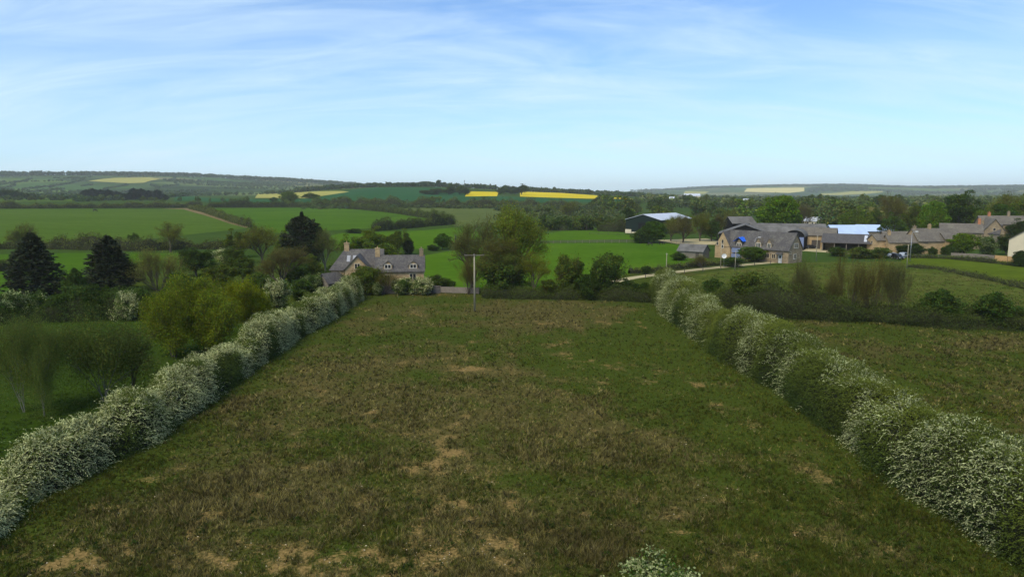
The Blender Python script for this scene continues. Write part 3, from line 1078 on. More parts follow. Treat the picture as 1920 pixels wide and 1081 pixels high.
def hedge(name, label, XY, wid, hei, density, leaf, cfg, group=None, seed=1, spray=1, cat='hedge', core=True, hvar=0.25):
    """a hedge along a world polyline: dark twiggy inside, leaf sprays over an uneven surface"""
    rng = np.random.default_rng(seed)
    seg = np.diff(XY, axis=0)
    L = np.hypot(seg[:, 0], seg[:, 1])
    cum = np.concatenate([[0], np.cumsum(L)])
    T = cum[-1]

    def at(s):
        x = np.interp(s, cum, XY[:, 0])
        y = np.interp(s, cum, XY[:, 1])
        e = min(2.0, T * .05)
        dx = np.interp(np.minimum(s + e, T), cum, XY[:, 0]) - np.interp(np.maximum(s - e, 0), cum, XY[:, 0])
        dy = np.interp(np.minimum(s + e, T), cum, XY[:, 1]) - np.interp(np.maximum(s - e, 0), cum, XY[:, 1])
        l = np.hypot(dx, dy) + 1e-9
        return x, y, dx / l, dy / l

    def surf(s, th, k=1.0):
        """th in -pi/2..pi/2 from left foot over the top to right foot"""
        x, y, tx, ty = at(s)
        bump = 1 + hvar * ((vn(s, th * 1.3, wid * 1.05, seed) - .5) * 1.6 + (vn(s, th * wid, wid * 0.4, seed + 1) - .5) * 0.9)
        hh = hei * (1 + hvar * 0.9 * (vn(s, 0 * s, hei * 1.7, seed + 2) - .5))
        lw = cfg.get('low')
        if lw:
            hh = hh * np.interp(y, [lw[0] - 1, lw[0] + 1.6], [lw[1], 1.0])
            bump = bump * np.interp(y, [lw[0] - 1, lw[0] + 1.6], [.8, 1.0])
        endk = np.clip(np.minimum(s, T - s) / (hei * 0.6) + 0.35, 0, 1) ** 0.5
        ca, sa = np.cos(th), np.sin(th)
        # squarish section
        r = 1 / (np.abs(ca) ** 2.6 + np.abs(sa) ** 2.6) ** (1 / 2.6)
        lat = sa * r * wid / 2 * bump * k * endk
        up = ca * r * hh * bump * k * endk
        px, py = x + ty * lat, y - tx * lat
        nz = ca / hei
        nl = sa / (wid / 2)
        nn = np.stack([ty * nl, -tx * nl, nz], 1)
        nn /= np.linalg.norm(nn, axis=1, keepdims=True)
        return np.stack([px, py, up], 1), nn, np.stack([tx, ty, 0 * tx], 1)

    area = T * (hei * 1.9 + wid)
    n = int(area * density)
    s = rng.uniform(0, T, n)
    th = rng.uniform(-1.62, 1.62, n)
    th = np.clip(th, -1.56, 1.56)
    P, N, Tn = surf(s, th, 1.0)
    P = P - N * rng.exponential(0.12 * wid * 0.5, (n, 1))
    P[:, 2] = np.maximum(P[:, 2], 0.05)
    parts = []
    wn = vn(s, th * 2.2, 2.6, seed + 7, 2)
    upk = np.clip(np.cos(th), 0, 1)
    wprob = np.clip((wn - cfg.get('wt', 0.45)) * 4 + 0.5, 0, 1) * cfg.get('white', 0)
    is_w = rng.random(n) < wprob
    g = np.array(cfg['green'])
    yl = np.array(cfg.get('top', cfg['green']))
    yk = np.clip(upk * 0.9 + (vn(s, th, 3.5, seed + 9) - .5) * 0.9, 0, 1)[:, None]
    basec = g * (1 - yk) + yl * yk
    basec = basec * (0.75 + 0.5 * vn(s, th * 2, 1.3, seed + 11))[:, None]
    d = N * 0.75 + rng.normal(size=(n, 3)) * 0.5 + np.array([0, 0, 0.35])
    d /= np.linalg.norm(d, axis=1, keepdims=True)
    ln = leaf * rng.uniform(1.6, 4.4, n) * (1.25 if spray > 3 else 1) if spray > 1 else np.zeros(n)
    if spray > 3:
        shoot = rng.random(n) < .05
        ln = ln * np.where(shoot, rng.uniform(1.3, 2.2, n), 1)
        P = P + N * np.where(shoot, rng.uniform(0, .35, n), 0)[:, None]
    wtone = rng.uniform(0.42, 1.2, (n, 1)) * (0.72 + .56 * vn(s, th * 2.4, 0.9, seed + 21))[:, None]
    for q in range(spray):
        f = q / max(1, spray - 1)
        pp = P + d * (ln * f)[:, None]
        pp[:, 2] -= ln * f * f * 0.55
        ax = d.copy()
        ax[:, 2] -= f * 1.0
        ax += rng.normal(size=(n, 3)) * (0.22 if spray > 3 else 0.45)
        cc = basec * rng.uniform(0.7, 1.3, (n, 1))
        wq = is_w & (rng.random(n) < (0.72 + 0.28 * f if spray > 1 else 1.0))
        wc = np.array(cfg.get('wcol', (0.36, 0.38, 0.28)))
        cc[wq] = (wc * wtone)[wq] * rng.uniform(0.88, 1.12, (wq.sum(), 1))
        pp[:, :2] += rng.normal(size=(n, 2)) * leaf * (0.16 if spray > 3 else 0.35)
        nr = N + rng.normal(size=(n, 3)) * 0.7 + np.array([0, 0, 0.5])
        zb = TH(pp[:, 0], pp[:, 1])
        pp[:, 2] = np.maximum(pp[:, 2], 0.04) + zb
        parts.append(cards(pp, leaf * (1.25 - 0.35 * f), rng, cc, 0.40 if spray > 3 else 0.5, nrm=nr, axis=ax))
    o = empty(name, (float(XY[0, 0]), float(XY[0, 1]), float(TH(XY[0, 0], XY[0, 1]))))
    loc = np.array(o.location)
    V, Fc, Cc = join(parts)
    me = np_mesh('foliage', V - loc, Fc, 4, Cc, [M['leaf']])
    link('foliage', me, o)
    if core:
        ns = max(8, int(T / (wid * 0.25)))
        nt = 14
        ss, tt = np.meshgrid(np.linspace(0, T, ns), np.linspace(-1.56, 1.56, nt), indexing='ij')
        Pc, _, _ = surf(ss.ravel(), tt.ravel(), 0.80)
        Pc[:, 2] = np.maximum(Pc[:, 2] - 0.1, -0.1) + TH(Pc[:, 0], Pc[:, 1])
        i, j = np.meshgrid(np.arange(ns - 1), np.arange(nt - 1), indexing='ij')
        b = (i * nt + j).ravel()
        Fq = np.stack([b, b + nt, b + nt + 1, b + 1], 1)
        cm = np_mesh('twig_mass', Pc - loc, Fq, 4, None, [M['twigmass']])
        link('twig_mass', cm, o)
    return tag(o, label, cat, group)


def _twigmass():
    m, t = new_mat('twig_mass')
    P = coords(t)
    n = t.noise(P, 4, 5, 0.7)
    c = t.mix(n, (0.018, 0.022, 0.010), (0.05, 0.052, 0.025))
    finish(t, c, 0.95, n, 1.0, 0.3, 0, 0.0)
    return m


M['twigmass'] = _twigmass()

# the two big flowering hedges either side of the meadow
LH = [(-150, 1140), (-60, 1060), (0, 1010), (75, 940), (180, 885), (273, 838), (340, 793), (413, 737), (480, 693), (563, 633), (633, 593), (684, 556)]
RH = [(1213, 556), (1269, 611), (1361, 680), (1450, 730), (1511, 780), (1588, 838), (1642, 888), (1750, 960), (1840, 1020), (1930, 1090), (2100, 1230)]


def offset(XY, o):
    out = []
    for i in range(len(XY)):
        a, b = XY[max(i - 1, 0)], XY[min(i + 1, len(XY) - 1)]
        d = (b - a) / np.linalg.norm(b - a)
        out.append(XY[i] + np.array([-d[1], d[0]]) * o)
    return np.array(out)


LHX = offset(path_world(LH), 1.8)      # path runs away from the camera: left of travel is the outer side
RHX = offset(path_world(RH), 2.8)
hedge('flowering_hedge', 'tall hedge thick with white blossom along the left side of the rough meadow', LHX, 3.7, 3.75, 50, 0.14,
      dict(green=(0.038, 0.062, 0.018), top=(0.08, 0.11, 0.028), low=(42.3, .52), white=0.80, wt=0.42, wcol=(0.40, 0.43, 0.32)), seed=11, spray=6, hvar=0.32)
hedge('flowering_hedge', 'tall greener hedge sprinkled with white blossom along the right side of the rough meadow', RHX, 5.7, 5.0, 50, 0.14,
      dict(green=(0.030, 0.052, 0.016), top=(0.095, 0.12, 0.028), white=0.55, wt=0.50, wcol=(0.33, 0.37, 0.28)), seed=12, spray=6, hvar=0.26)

DK = dict(green=(0.030, 0.046, 0.015), top=(0.058, 0.082, 0.022))
OL = dict(green=(0.045, 0.06, 0.022), top=(0.075, 0.095, 0.03))
hedge('bramble_hedge', 'wide dark overgrown hedge crossing behind the right-hand meadow', path_world([(1240, 562), (1330, 572), (1480, 590), (1650, 602), (1800, 610), (2060, 622)]),
      7.0, 3.0, 34, 0.22, DK, seed=13, spray=2, hvar=0.85)
hedge('bramble_hedge', 'low dark thicket closing the far end of the rough meadow', path_world([(905, 556), (1000, 558), (1100, 560), (1180, 562), (1222, 566)]),
      4.0, 2.0, 34, 0.2, DK, seed=14, spray=2, hvar=0.5)
hedge('garden_hedge', 'dark clipped hedge with white flowering ends across the left garden', path_world([(-90, 612), (0, 605), (90, 600), (200, 596), (285, 592)]),
      5.0, 3.6, 36, 0.2, dict(green=(0.03, 0.055, 0.016), top=(0.05, 0.085, 0.022), white=0.0), seed=15, spray=2, hvar=0.4)
HL = [
    ('dark hedge below the broad green field, behind the two dark conifers', [(-80, 468), (60, 466), (180, 468), (270, 470), (350, 467), (470, 466)], 4, 4.2, OL, 0.5, 4),
    ('long treed hedge along the far edge of the broad green field', [(-150, 391), (60, 390.5), (180, 390), (300, 389.5), (380, 389)], 6, 4.8, OL, 0.9, 1.6),
    ('hedge beside the brown track between the two left fields', [(356, 391), (385, 398), (420, 410), (452, 421), (470, 426)], 3, 3.6, OL, 0.6, 3.5),
    ('hedge running straight along the top of the second green field', [(385, 389), (460, 388.5), (540, 388), (620, 389)], 6, 5.5, DK, 0.9, 2),
    ('hedge curving down between the second green field and the olive field', [(620, 389), (680, 393), (730, 398), (790, 407), (850, 416)], 4, 4.2, DK, 0.6, 3),
    ('thick dark hedge at the lower right of the second green field', [(852, 420), (800, 424), (760, 428), (700, 433)], 5, 5.2, DK, 0.6, 3),
    ('long hedge along the foot of the dark green wheat field', [(620, 386), (740, 388), (860, 389), (960, 389), (1080, 390), (1140, 391)], 9, 7, OL, 0.9, 1.6),
    ('thick dark hedge left of the dark green barn', [(1122, 433), (1150, 434), (1180, 434)], 6, 6, DK, 0.5, 4),
    ('leafy hedge at the lower edge of the olive field', [(950, 425), (1010, 428), (1060, 432), (1110, 430)], 6, 5.5, dict(green=(0.05, 0.085, 0.025), top=(0.075, 0.12, 0.03)), 0.6, 3),
    ('low hedge behind the dirt track at the stone shed', [(1180, 513), (1240, 507), (1300, 500), (1370, 494), (1430, 488)], 2, 1.3, OL, 0.3, 8),
    ('low dark hedge under the garden fence above the right pasture', [(1700, 483), (1780, 485), (1860, 493), (1920, 500), (2000, 508)], 2.2, 1.2, DK, 0.3, 8),
    ('bank of scrub at the top of the right pasture slope', [(1700, 500), (1760, 504), (1850, 523), (1960, 548)], 3, 0.9, OL, 0.3, 8),
    ('dark hedge at the bottom of the small field left of the conifers', [(-80, 512), (0, 508), (30, 500)], 3, 3, DK, 0.35, 7),
]
for i, (lb, pts, wd, ht, cf, lf, dn) in enumerate(HL):
    hedge('field_hedge', lb, path_world(pts), wd, ht, dn, lf, cf, seed=30 + i, spray=2, hvar=0.6, core=True)

# ------------------------------------------------------------------ buildings
def mtx(cx, cy, rz, z=0):
    return Matrix.Translation((cx, cy, z)) @ Matrix.Rotation(rz, 4, 'Z')


def face_matrix(wing, face):
    """frame whose x runs along the wall, -y points out, origin at the middle foot of the wall"""
    cx, cy, rz, L, W, he, hr = wing
    base = mtx(cx, cy, rz)
    if face == 'f': return base @ mtx(0, -W / 2, 0)
    if face == 'b': return base @ mtx(0, W / 2, math.pi)
    if face == 'r': return base @ mtx(L / 2, 0, math.pi / 2)
    return base @ mtx(-L / 2, 0, -math.pi / 2)


def window(parent, fm, u, z, w_, h, n=2, fr='stoneframe', name='window', proud=0.07, sill=True):
    """n lights side by side, a frame with mullions and a recessed pane"""
    a = MB(); a.M = fm
    t = 0.11
    a.box(u - w_ / 2 - t, u + w_ / 2 + t, -proud, 0.02, z + h, z + h + t)
    a.box(u - w_ / 2 - t - (.05 if sill else 0), u + w_ / 2 + t + (.05 if sill else 0), -proud - (.05 if sill else 0), 0.02, z - t, z)
    a.box(u - w_ / 2 - t, u - w_ / 2, -proud, 0.02, z, z + h)
    a.box(u + w_ / 2, u + w_ / 2 + t, -proud, 0.02, z, z + h)
    for i in range(1, n):
        x = u - w_ / 2 + w_ * i / n
        a.box(x - .05, x + .05, -proud + .01, 0.02, z, z + h)
    o = a.build(name, M[fr], parent)
    p = MB(); p.M = fm
    p.box(u - w_ / 2, u + w_ / 2, -proud * .35, 0.01, z, z + h)
    p.build('pane', M['glass'], o)
    return o


def wing_wall(mb, wing, inset=0.0):
    cx, cy, rz, L, W, he, hr = wing
    mb.M = mtx(cx, cy, rz)
    mb.prism([(-W / 2, -0.3), (W / 2, -0.3), (W / 2, he), (0, hr), (-W / 2, he)], -L / 2, L / 2)


def wing_roof(mb, wing, ov=0.3, th=0.16, eo=0.35):
    cx, cy, rz, L, W, he, hr = wing
    mb.M = mtx(cx, cy, rz)
    sl = (hr - he) / (W / 2)
    k = W / 2 + eo
    ze = he - sl * eo
    g = 0.03
    mb.prism([(-k, ze + g), (0, hr + g), (k, ze + g), (k, ze + th + g), (0, hr + th * 1.15 + g), (-k, ze + th + g)], -L / 2 - ov, L / 2 + ov)


def chimney(parent, M0, x, y, z0, z1, s=0.75, s2=1.0, mat='stone', pots=2):
    a = MB(); a.M = M0
    a.box(x - s2 / 2, x + s2 / 2, y - s / 2, y + s / 2, z0, z1)
    a.box(x - s2 / 2 - .08, x + s2 / 2 + .08, y - s / 2 - .08, y + s / 2 + .08, z1, z1 + .14)
    for i in range(pots):
        px = x + (i - (pots - 1) / 2) * 0.4
        a.tube((px, y, z1 + .14), (px, y, z1 + .55), .13, .1, 8)
    return a.build('chimney', M[mat], parent)


def dormer(house, fm, u, z, w_, h, rise, depth, wall='stone', roof='slate', n=2, fr='frame'):
    """gabled dormer standing on the eaves line of a wall frame"""
    a = MB(); a.M = fm @ Matrix.Rotation(math.pi / 2, 4, 'Z')
    # local x now runs out/in, y along the wall
    a.prism([(-u - w_ / 2, z), (-u + w_ / 2, z), (-u + w_ / 2, z + h), (-u, z + h + rise), (-u - w_ / 2, z + h)], 0.15, depth)
    d = a.build('dormer', M[wall], house)
    b = MB(); b.M = a.M
    k = w_ / 2 + .18
    s = rise / (w_ / 2)
    b.prism([(-u - k, z + h - s * .18 + .02), (-u, z + h + rise + .02), (-u + k, z + h - s * .18 + .02), (-u + k, z + h - s * .18 + .14), (-u, z + h + rise + .17), (-u - k, z + h - s * .18 + .14)], -0.02, depth + .2)
    b.build('dormer_roof', M[roof], d)
    return d


def house(name, label, p, rz, wings, wall='stone', roof='slate', cat='house', roofs=None, group=None):
    o = empty(name, p, rz)
    a = MB()
    for wg in wings:
        wing_wall(a, wg)
    a.build('wall', M[wall], o)
    r = MB()
    for wg in (roofs or wings):
        wing_roof(r, wg)
    ro = r.build('roof', M[roof], o)
    tag(o, label, cat, group)
    return o, ro


def facing(p, yaw=0.0):
    return -math.atan2(p.x, p.y) + R(yaw)


def hip_range(h, ro, wg):
    """rear range: plain walls under a roof hipped at its left end"""
    cx, cy, rz, L, W, he, hr = wg
    a = MB(); a.M = mtx(cx, cy, rz)
    a.box(-L / 2, L / 2, -W / 2, W / 2, -.3, he)
    a.prism([(-W / 2, he), (W / 2, he), (0, hr)], L / 2 - .3, L / 2)
    a.build('rear_wall', M['stonewarm'], h)
    b = MB(); b.M = a.M
    e = .35; ze = he - (hr - he) / (W / 2) * e + .03
    k = W / 2 + e; xl = -L / 2 - e; xr = L / 2 + .2; hx = -L / 2 + W * .33
    t = .16
    b.add([(xl, -k, ze), (xr, -k, ze), (xr, k, ze), (xl, k, ze), (hx, 0, hr + t), (xr, 0, hr + t), (xl, -k, ze + t * .6), (xr, -k, ze + t * .6), (xr, k, ze + t * .6), (xl, k, ze + t * .6)],
          [(0, 3, 2, 1), (0, 1, 7, 6), (1, 2, 8, 5, 7), (2, 3, 9, 8), (3, 0, 6, 9), (6, 7, 5, 4), (8, 9, 4, 5), (9, 6, 4)])
    b.build('rear_roof', M['slate'], ro)


# --- the cottage behind the stone wall
p = at_depth(752, 545, 141)
W1 = (0, 0, 0, 9.6, 6.0, 4.45, 7.2)
W2 = (-8.9, 3.2, 0, 10.4, 7.5, 4.7, 8.3)
W3 = (-8.4, -0.9, math.pi / 2, 5.2, 5.0, 4.9, 7.5)
h, ro = house('cottage', 'stone cottage with slate roofs, two dormers and three chimneys beyond the left hedge', p, facing(p, -3), [W1, W3], 'stonewarm', 'slate', 'cottage')
hip_range(h, ro, W2)
chimney(ro, Matrix(), 4.35, 0, 5.8, 8.5, .7, .8, 'stone', 1)
chimney(ro, Matrix(), -4.6, 0, 5.8, 8.7, .75, .95, 'stonewarm', 1)
chimney(ro, Matrix(), -11.2, 3.2, 7.2, 9.6, .8, 1.0, 'stonewarm', 1)
fm = face_matrix(W1, 'f')
for u in (-2.4, 2.7):
    dm = dormer(h, fm, u, 4.75, 1.75, 0.85, 0.75, 2.6, 'stonewarm', 'stonetile')
    window(dm, fm @ mtx(0, -0.15 + 0.3, 0), u, 4.95, 1.15, .72, 2, 'frame', sill=False, proud=.09)
window(h, fm, 2.6, 2.5, 1.2, 1.3, 2)
window(h, fm, -2.6, 2.5, 1.0, 1.1, 2)
window(h, fm, 0.2, 0.5, 1.2, 1.2, 2)
window(h, face_matrix(W3, 'l'), 0, 5.0, .95, 1.0, 2)
window(h, face_matrix(W3, 'l'), 0, 2.1, 1.3, 1.1, 2)
# small rooflights on the rear range
a = MB(); a.M = mtx(-8.9, 3.2, 0)
for x in (-0.9, -2.1):
    sl = (8.3 - 4.7) / 3.75
    for (y0, y1) in ((-2.6, -1.4),):
        z0, z1 = 4.7 + sl * (3.75 + y0) + .22, 4.7 + sl * (3.75 + y1) + .22
        a.add([(x, y0, z0), (x + .7, y0, z0), (x + .7, y1, z1), (x, y1, z1), (x, y0, z0 + .08), (x + .7, y0, z0 + .08), (x + .7, y1, z1 + .08), (x, y1, z1 + .08)],
              [(0, 1, 2, 3), (4, 5, 6, 7), (0, 1, 5, 4), (1, 2, 6, 5), (2, 3, 7, 6), (3, 0, 4, 7)])
a.build('rooflight', M['steel'], ro)
# outhouse with pale roof peeping from the bushes
p = at_depth(624, 530, 138)
h, ro = house('outbuilding', 'low outbuilding with grey slate roof half hidden left of the cottage', p, facing(p, 35), [(0, 0, 0, 4.5, 3.4, 2.3, 3.9)], 'stonegrey', 'slate', 'outbuilding')
window(h, face_matrix((0, 0, 0, 4.5, 3.4, 2.3, 3.9), 'f'), 0, 1.0, .8, .8, 1)

# --- stone house with dormers and blue tarpaulin
p = at_depth(1424, 488, 207)
Wm = (0.6, 0, 0, 22, 7.2, 3.9, 8.5)
Wl = (-10.6, -0.15, math.pi / 2, 7.6, 5.6, 3.6, 8.2)
h, ro = house('stone_house', 'long stone house with grey roof, two dormers and a cream gable above the gravel track', p, facing(p, -33), [Wm], 'stone', 'slate', 'house')
a = MB(); wing_wall(a, Wl)
tagw = a.build('gable_wing', M['stonewarm'], h)
b = MB(); wing_roof(b, Wl, 0.1, .14, .15); b.build('wing_roof', M['slate'], tagw)
fl = face_matrix(Wl, 'l')
window(tagw, fl, 0, 4.6, .6, 1.1, 1, 'stoneframe')
window(tagw, fl, -1.9, 4.0, .5, .9, 1, 'stoneframe')
window(tagw, fl, 0, 3.2, .5, .9, 1, 'frame')
ff = face_matrix(Wm, 'f')
for u, nn_ in ((1.0, 3), (4.6, 2)):
    dm = dormer(h, ff, u, 3.7, 2.1 if nn_ == 3 else 1.7, 1.6, 1.5, 3.2, 'stone', 'stonetile')
    window(dm, ff @ mtx(0, 0.15, 0), u, 4.0, 1.3 if nn_ == 3 else 1.0, 1.35, nn_, 'frame', sill=True, proud=.1)
window(h, ff, 4.2, 1.2, 1.3, 1.2, 2, 'stoneframe')
window(h, ff, 6.3, 1.2, 1.0, 1.2, 2, 'stoneframe')
a = MB(); a.M = ff
a.box(7.9, 9.0, -.08, .02, 0, 2.5)
dr = a.build('door', M['door'], h)
a = MB(); a.M = ff
a.box(8.2, 8.7, -.1, -.04, 1.4, 2.2); a.build('pane', M['glass'], dr)
a = MB(); a.M = ff
a.prism([(-1.3, 2.55), (0.05, 3.0), (0.05, 3.1), (-1.3, 2.65)], 7.5, 9.4)
a.build('porch', M['slate'], h)
fr_ = face_matrix(Wm, 'r')
window(h, fr_, 0.1, 4.4, 1.9, 1.2, 3, 'frame')
window(h, fr_, -0.3, 1.2, 1.3, 1.3, 2, 'frame')
window(h, fr_, -2.6, 2.8, .5, .5, 1, 'stoneframe')
# scaffold porch part: blue-grey sheeted bay under the tarpaulin
a = MB(); a.M = ff
a.box(-7.4, -4.4, -1.1, .05, 0.0, 1.7)
a.box(-7.4, -4.4, -1.0, .05, 2.1, 3.4)
a.build('sheeted_bay', M['bluegrey'], h)
dm = dormer(h, ff, -5.6, 3.5, 1.9, 1.5, 1.4, 3.0, 'stone', 'slate')
window(dm, ff @ mtx(0, .15, 0), -5.6, 3.8, 1.4, 1.1, 3, 'frame', proud=.1)
# the tarpaulin rests over that dormer: rumpled sheet
def tarp():
    bm = bmesh.new()
    n, m_ = 14, 14
    rng = np.random.default_rng(5)
    vs = []
    for i in range(n):
        for j in range(m_):
            u = -1 + 2 * i / (n - 1)
            v = j / (m_ - 1)
            x = -5.6 + u * 1.75 + rng.normal() * .07
            y = -0.45 + v * 2.9 + rng.normal() * .06
            z = 6.75 - abs(u) * 1.25 - 0.15 * (1 - v) + rng.normal() * .07 + .15
            vs.append(bm.verts.new(ff @ Vector((x, y, z))))
    for i in range(n - 1):
        for j in range(m_ - 1):
            bm.faces.new((vs[i * m_ + j], vs[(i + 1) * m_ + j], vs[(i + 1) * m_ + j + 1], vs[i * m_ + j + 1]))
    me = bpy.data.meshes.new('tarpaulin'); bm.to_mesh(me); bm.free()
    o = link('tarpaulin', me, None, M['tarp'])
    o.matrix_world = Matrix.Translation(h.location) @ Matrix.Rotation(h.rotation_euler.z, 4, 'Z')
    sm = o.modifiers.new('thick', 'SOLIDIFY'); sm.thickness = .04
    tag(o, 'crumpled bright blue tarpaulin thrown over a dormer of the stone house', 'tarpaulin')
tarp()

# --- stone shed on the pasture edge
p = at_depth(1300, 481, 214)
Ws = (0, 0, 0, 8.2, 5.4, 2.3, 4.1)
h, ro = house('stone_shed', 'small plain stone shed with low grey roof beside the green pasture', p, facing(p, -22), [Ws], 'stonegrey', 'asbestos', 'shed')
a = MB(); a.M = face_matrix(Ws, 'f'); a.box(1.8, 2.9, -.06, .02, 0, 1.9); a.build('door', M['wooddark'], h)

# --- dark green barn with pale roof
p = at_depth(1236, 437, 352)
Wg = (0, 0, 0, 34, 19.5, 6.8, 9.4)
h, ro = house('metal_barn', 'large dark green metal barn with a pale grey roof', p, facing(p, 62), [Wg], 'greenclad', 'whiteroof', 'barn')
a = MB(); a.M = face_matrix(Wg, 'l')
a.box(-9.8, -6.5, -.35, .0, -0.3, 1.9); a.box(-6.3, 9.8, -.12, .0, -0.3, 0.7)
a.build('concrete_plinth', M['render'], h)
a = MB(); a.M = face_matrix(Wg, 'l')
a.box(-2.6, 2.6, -.1, .02, 0.75, 5.4); a.build('door', M['blackclad'], h)

# --- black barns behind the stone house
p = at_depth(1396, 452, 262)
Wb = (0, 0, 0, 16.5, 16.0, 5.0, 8.3)
Wb1 = (15.0, 13.0, math.pi / 2 * 0, 30, 12.0, 5.6, 8.6)
h, ro = house('farm_barn', 'wide black gabled barn with grey corrugated roof behind the stone house', p, facing(p, 0), [(0, 6, math.pi / 2, 18, 19, 4.6, 8.1), (15.5, 11, 0, 27, 13, 4.6, 8.2)], 'blackclad', 'asbestos', 'barn')
a = MB(); a.M = face_matrix((0, 6, math.pi / 2, 18, 19, 4.6, 8.1), 'l'); a.box(-3, 3, -.1, .02, 0, 4.2); a.build('door', M['wooddark'], h)
p = at_depth(1386, 425, 300)
h, ro = house('farm_barn', 'small dark barn with pale grey roof, just left of the great round tree', p, facing(p, 30), [(0, 0, 0, 11, 8, 7.2, 9.8)], 'blackclad', 'asbestos', 'barn')
a = MB(); a.M = face_matrix((0, 0, 0, 11, 8, 7.2, 9.8), 'f'); a.box(-2, 2, -.1, .02, 0, 5); a.build('door', M['wooddark'], h)
# arched dutch barn
p = at_depth(1489, 462, 245)
o = empty('dutch_barn', p, facing(p, -8))
def arch(r, w2, he, n=14, off=0.0):
    return [((w2 + off) * math.cos(math.pi * i / n), he + (r + off) * math.sin(math.pi * i / n)) for i in range(n + 1)]
a = MB(); a.M = Matrix.Rotation(math.pi / 2, 4, 'Z')
pr = [(-3.3, 0), (3.3, 0)] + arch(2.3, 3.3, 4.6)
a.prism(pr, 0.0, 20)
a.build('wall', M['blackclad'], o)
a = MB(); a.M = Matrix.Rotation(math.pi / 2, 4, 'Z')
ar, ai = arch(2.3, 3.3, 4.6, 14, .16), arch(2.3, 3.3, 4.6, 14, .02)
for i in range(14):
    a.prism([ai[i], ar[i], ar[i + 1], ai[i + 1]], -0.35, 20.3)
a.build('roof', M['asbestos'], o)
a = MB(); a.box(-0.6, 3.1, -.12, -.003, 0.0, 4.5); a.build('door', M['bluegrey'], o)
tag(o, 'black barn with arched roof and pale blue-grey door beside the stone house', 'barn')
# stone barn
p = at_depth(1532, 461, 252)
Wq = (0, 0, 0, 12.5, 8.0, 4.9, 7.4)
h, ro = house('stone_barn', 'stone barn with grey-brown roof between the arched barn and the pale metal roofs', p, facing(p, -6), [Wq], 'stonewarm', 'stonetile', 'barn')
a = MB(); a.M = face_matrix(Wq, 'f'); a.box(-1.5, 1.5, -.08, .02, 0, 3.2); a.build('door', M['wooddark'], h)
# pale blue metal roofed sheds
p = at_depth(1583, 452, 268)
h, ro = house('metal_shed', 'shed with broad pale blue metal roof behind the open-fronted barn', p, facing(p, 28), [(0, 0, 0, 13, 11.5, 4.0, 7.6)], 'stonegrey', 'blueroof', 'shed')
a = MB(); a.M = face_matrix((0, 0, 0, 13, 11.5, 4.0, 7.6), 'f'); a.box(-2, 2, -.08, .02, 0, 3.2); a.build('door', M['wooddark'], h)
p = at_depth(1640, 452, 285)
h, ro = house('metal_shed', 'smaller shed with pale blue metal roof left of the stone cottages', p, facing(p, 14), [(0, 0, 0, 15, 9, 4.6, 6.9)], 'stonegrey', 'blueroof', 'shed')
a = MB(); a.M = face_matrix((0, 0, 0, 15, 9, 4.6, 6.9), 'f'); a.box(-2, 2, -.08, .02, 0, 3.2); a.build('door', M['wooddark'], h)
# open-fronted low barn with posts
p = at_depth(1598, 467, 236)
o = empty('open_barn', p, facing(p, -4))
Wo = (0, 4, 0, 19.5, 8.5, 3.1, 5.7)
a = MB()
a.box(-9.7, 9.7, 7.9, 8.2, 0, 3.1)
a.box(-9.7, -9.4, 1.5, 8, 0, 3.3)
a.box(9.4, 9.7, 0, 8, 0, 3.3)
a.build('wall', M['wooddark'], o)
a = MB(); wing_roof(a, Wo, .3, .2, .5); rf = a.build('roof', M['darktile'], o)
a = MB(); a.M = mtx(0, 4, 0)
sl = 2.6 / 4.25
for x in (3.4, 6.9):
    for y0, y1 in ((-3.9, -0.7),):
        z0, z1 = 3.1 + sl * (4.25 + y0) + .24, 3.1 + sl * (4.25 + y1) + .24
        vs = [(x, y0, z0), (x + .9, y0, z0), (x + .9, y1, z1), (x, y1, z1)]
        a = MB(); a.M = mtx(0, 4, 0)
        a.add(vs + [(q[0], q[1], q[2] + .08) for q in vs], [(0, 1, 2, 3), (4, 5, 6, 7), (0, 1, 5, 4), (1, 2, 6, 5), (2, 3, 7, 6), (3, 0, 4, 7)])
        a.build('rooflight', M['whiteroof'], rf)
for i in range(6):
    a = MB(); a.box(-9.6 + i * 3.8, -9.4 + i * 3.8, -.3, -.1, 0, 2.9); a.build('post', M['wood'], o)
tag(o, 'low open-fronted barn with dark roof and two white rooflights', 'barn')

# --- village cottages
def cottage(label, px, dist, yaw, wings, wall, roof, chims, wins, name='stone_cottage'):
    p = at_depth(px, 470, dist)
    h, ro = house(name, label, p, facing(p, yaw), wings, wall, roof, 'cottage')
    for (wi, x, y, zt, mt, pots) in chims:
        wg = wings[wi]
        chimney(ro, mtx(wg[0], wg[1], wg[2]), x, y, wg[6] - 1.4, zt, .7, .85, mt, pots)
    for (wi, f_, u, z, w_, hh, n) in wins:
        window(h, face_matrix(wings[wi], f_), u, z, w_, hh, n)
    return h


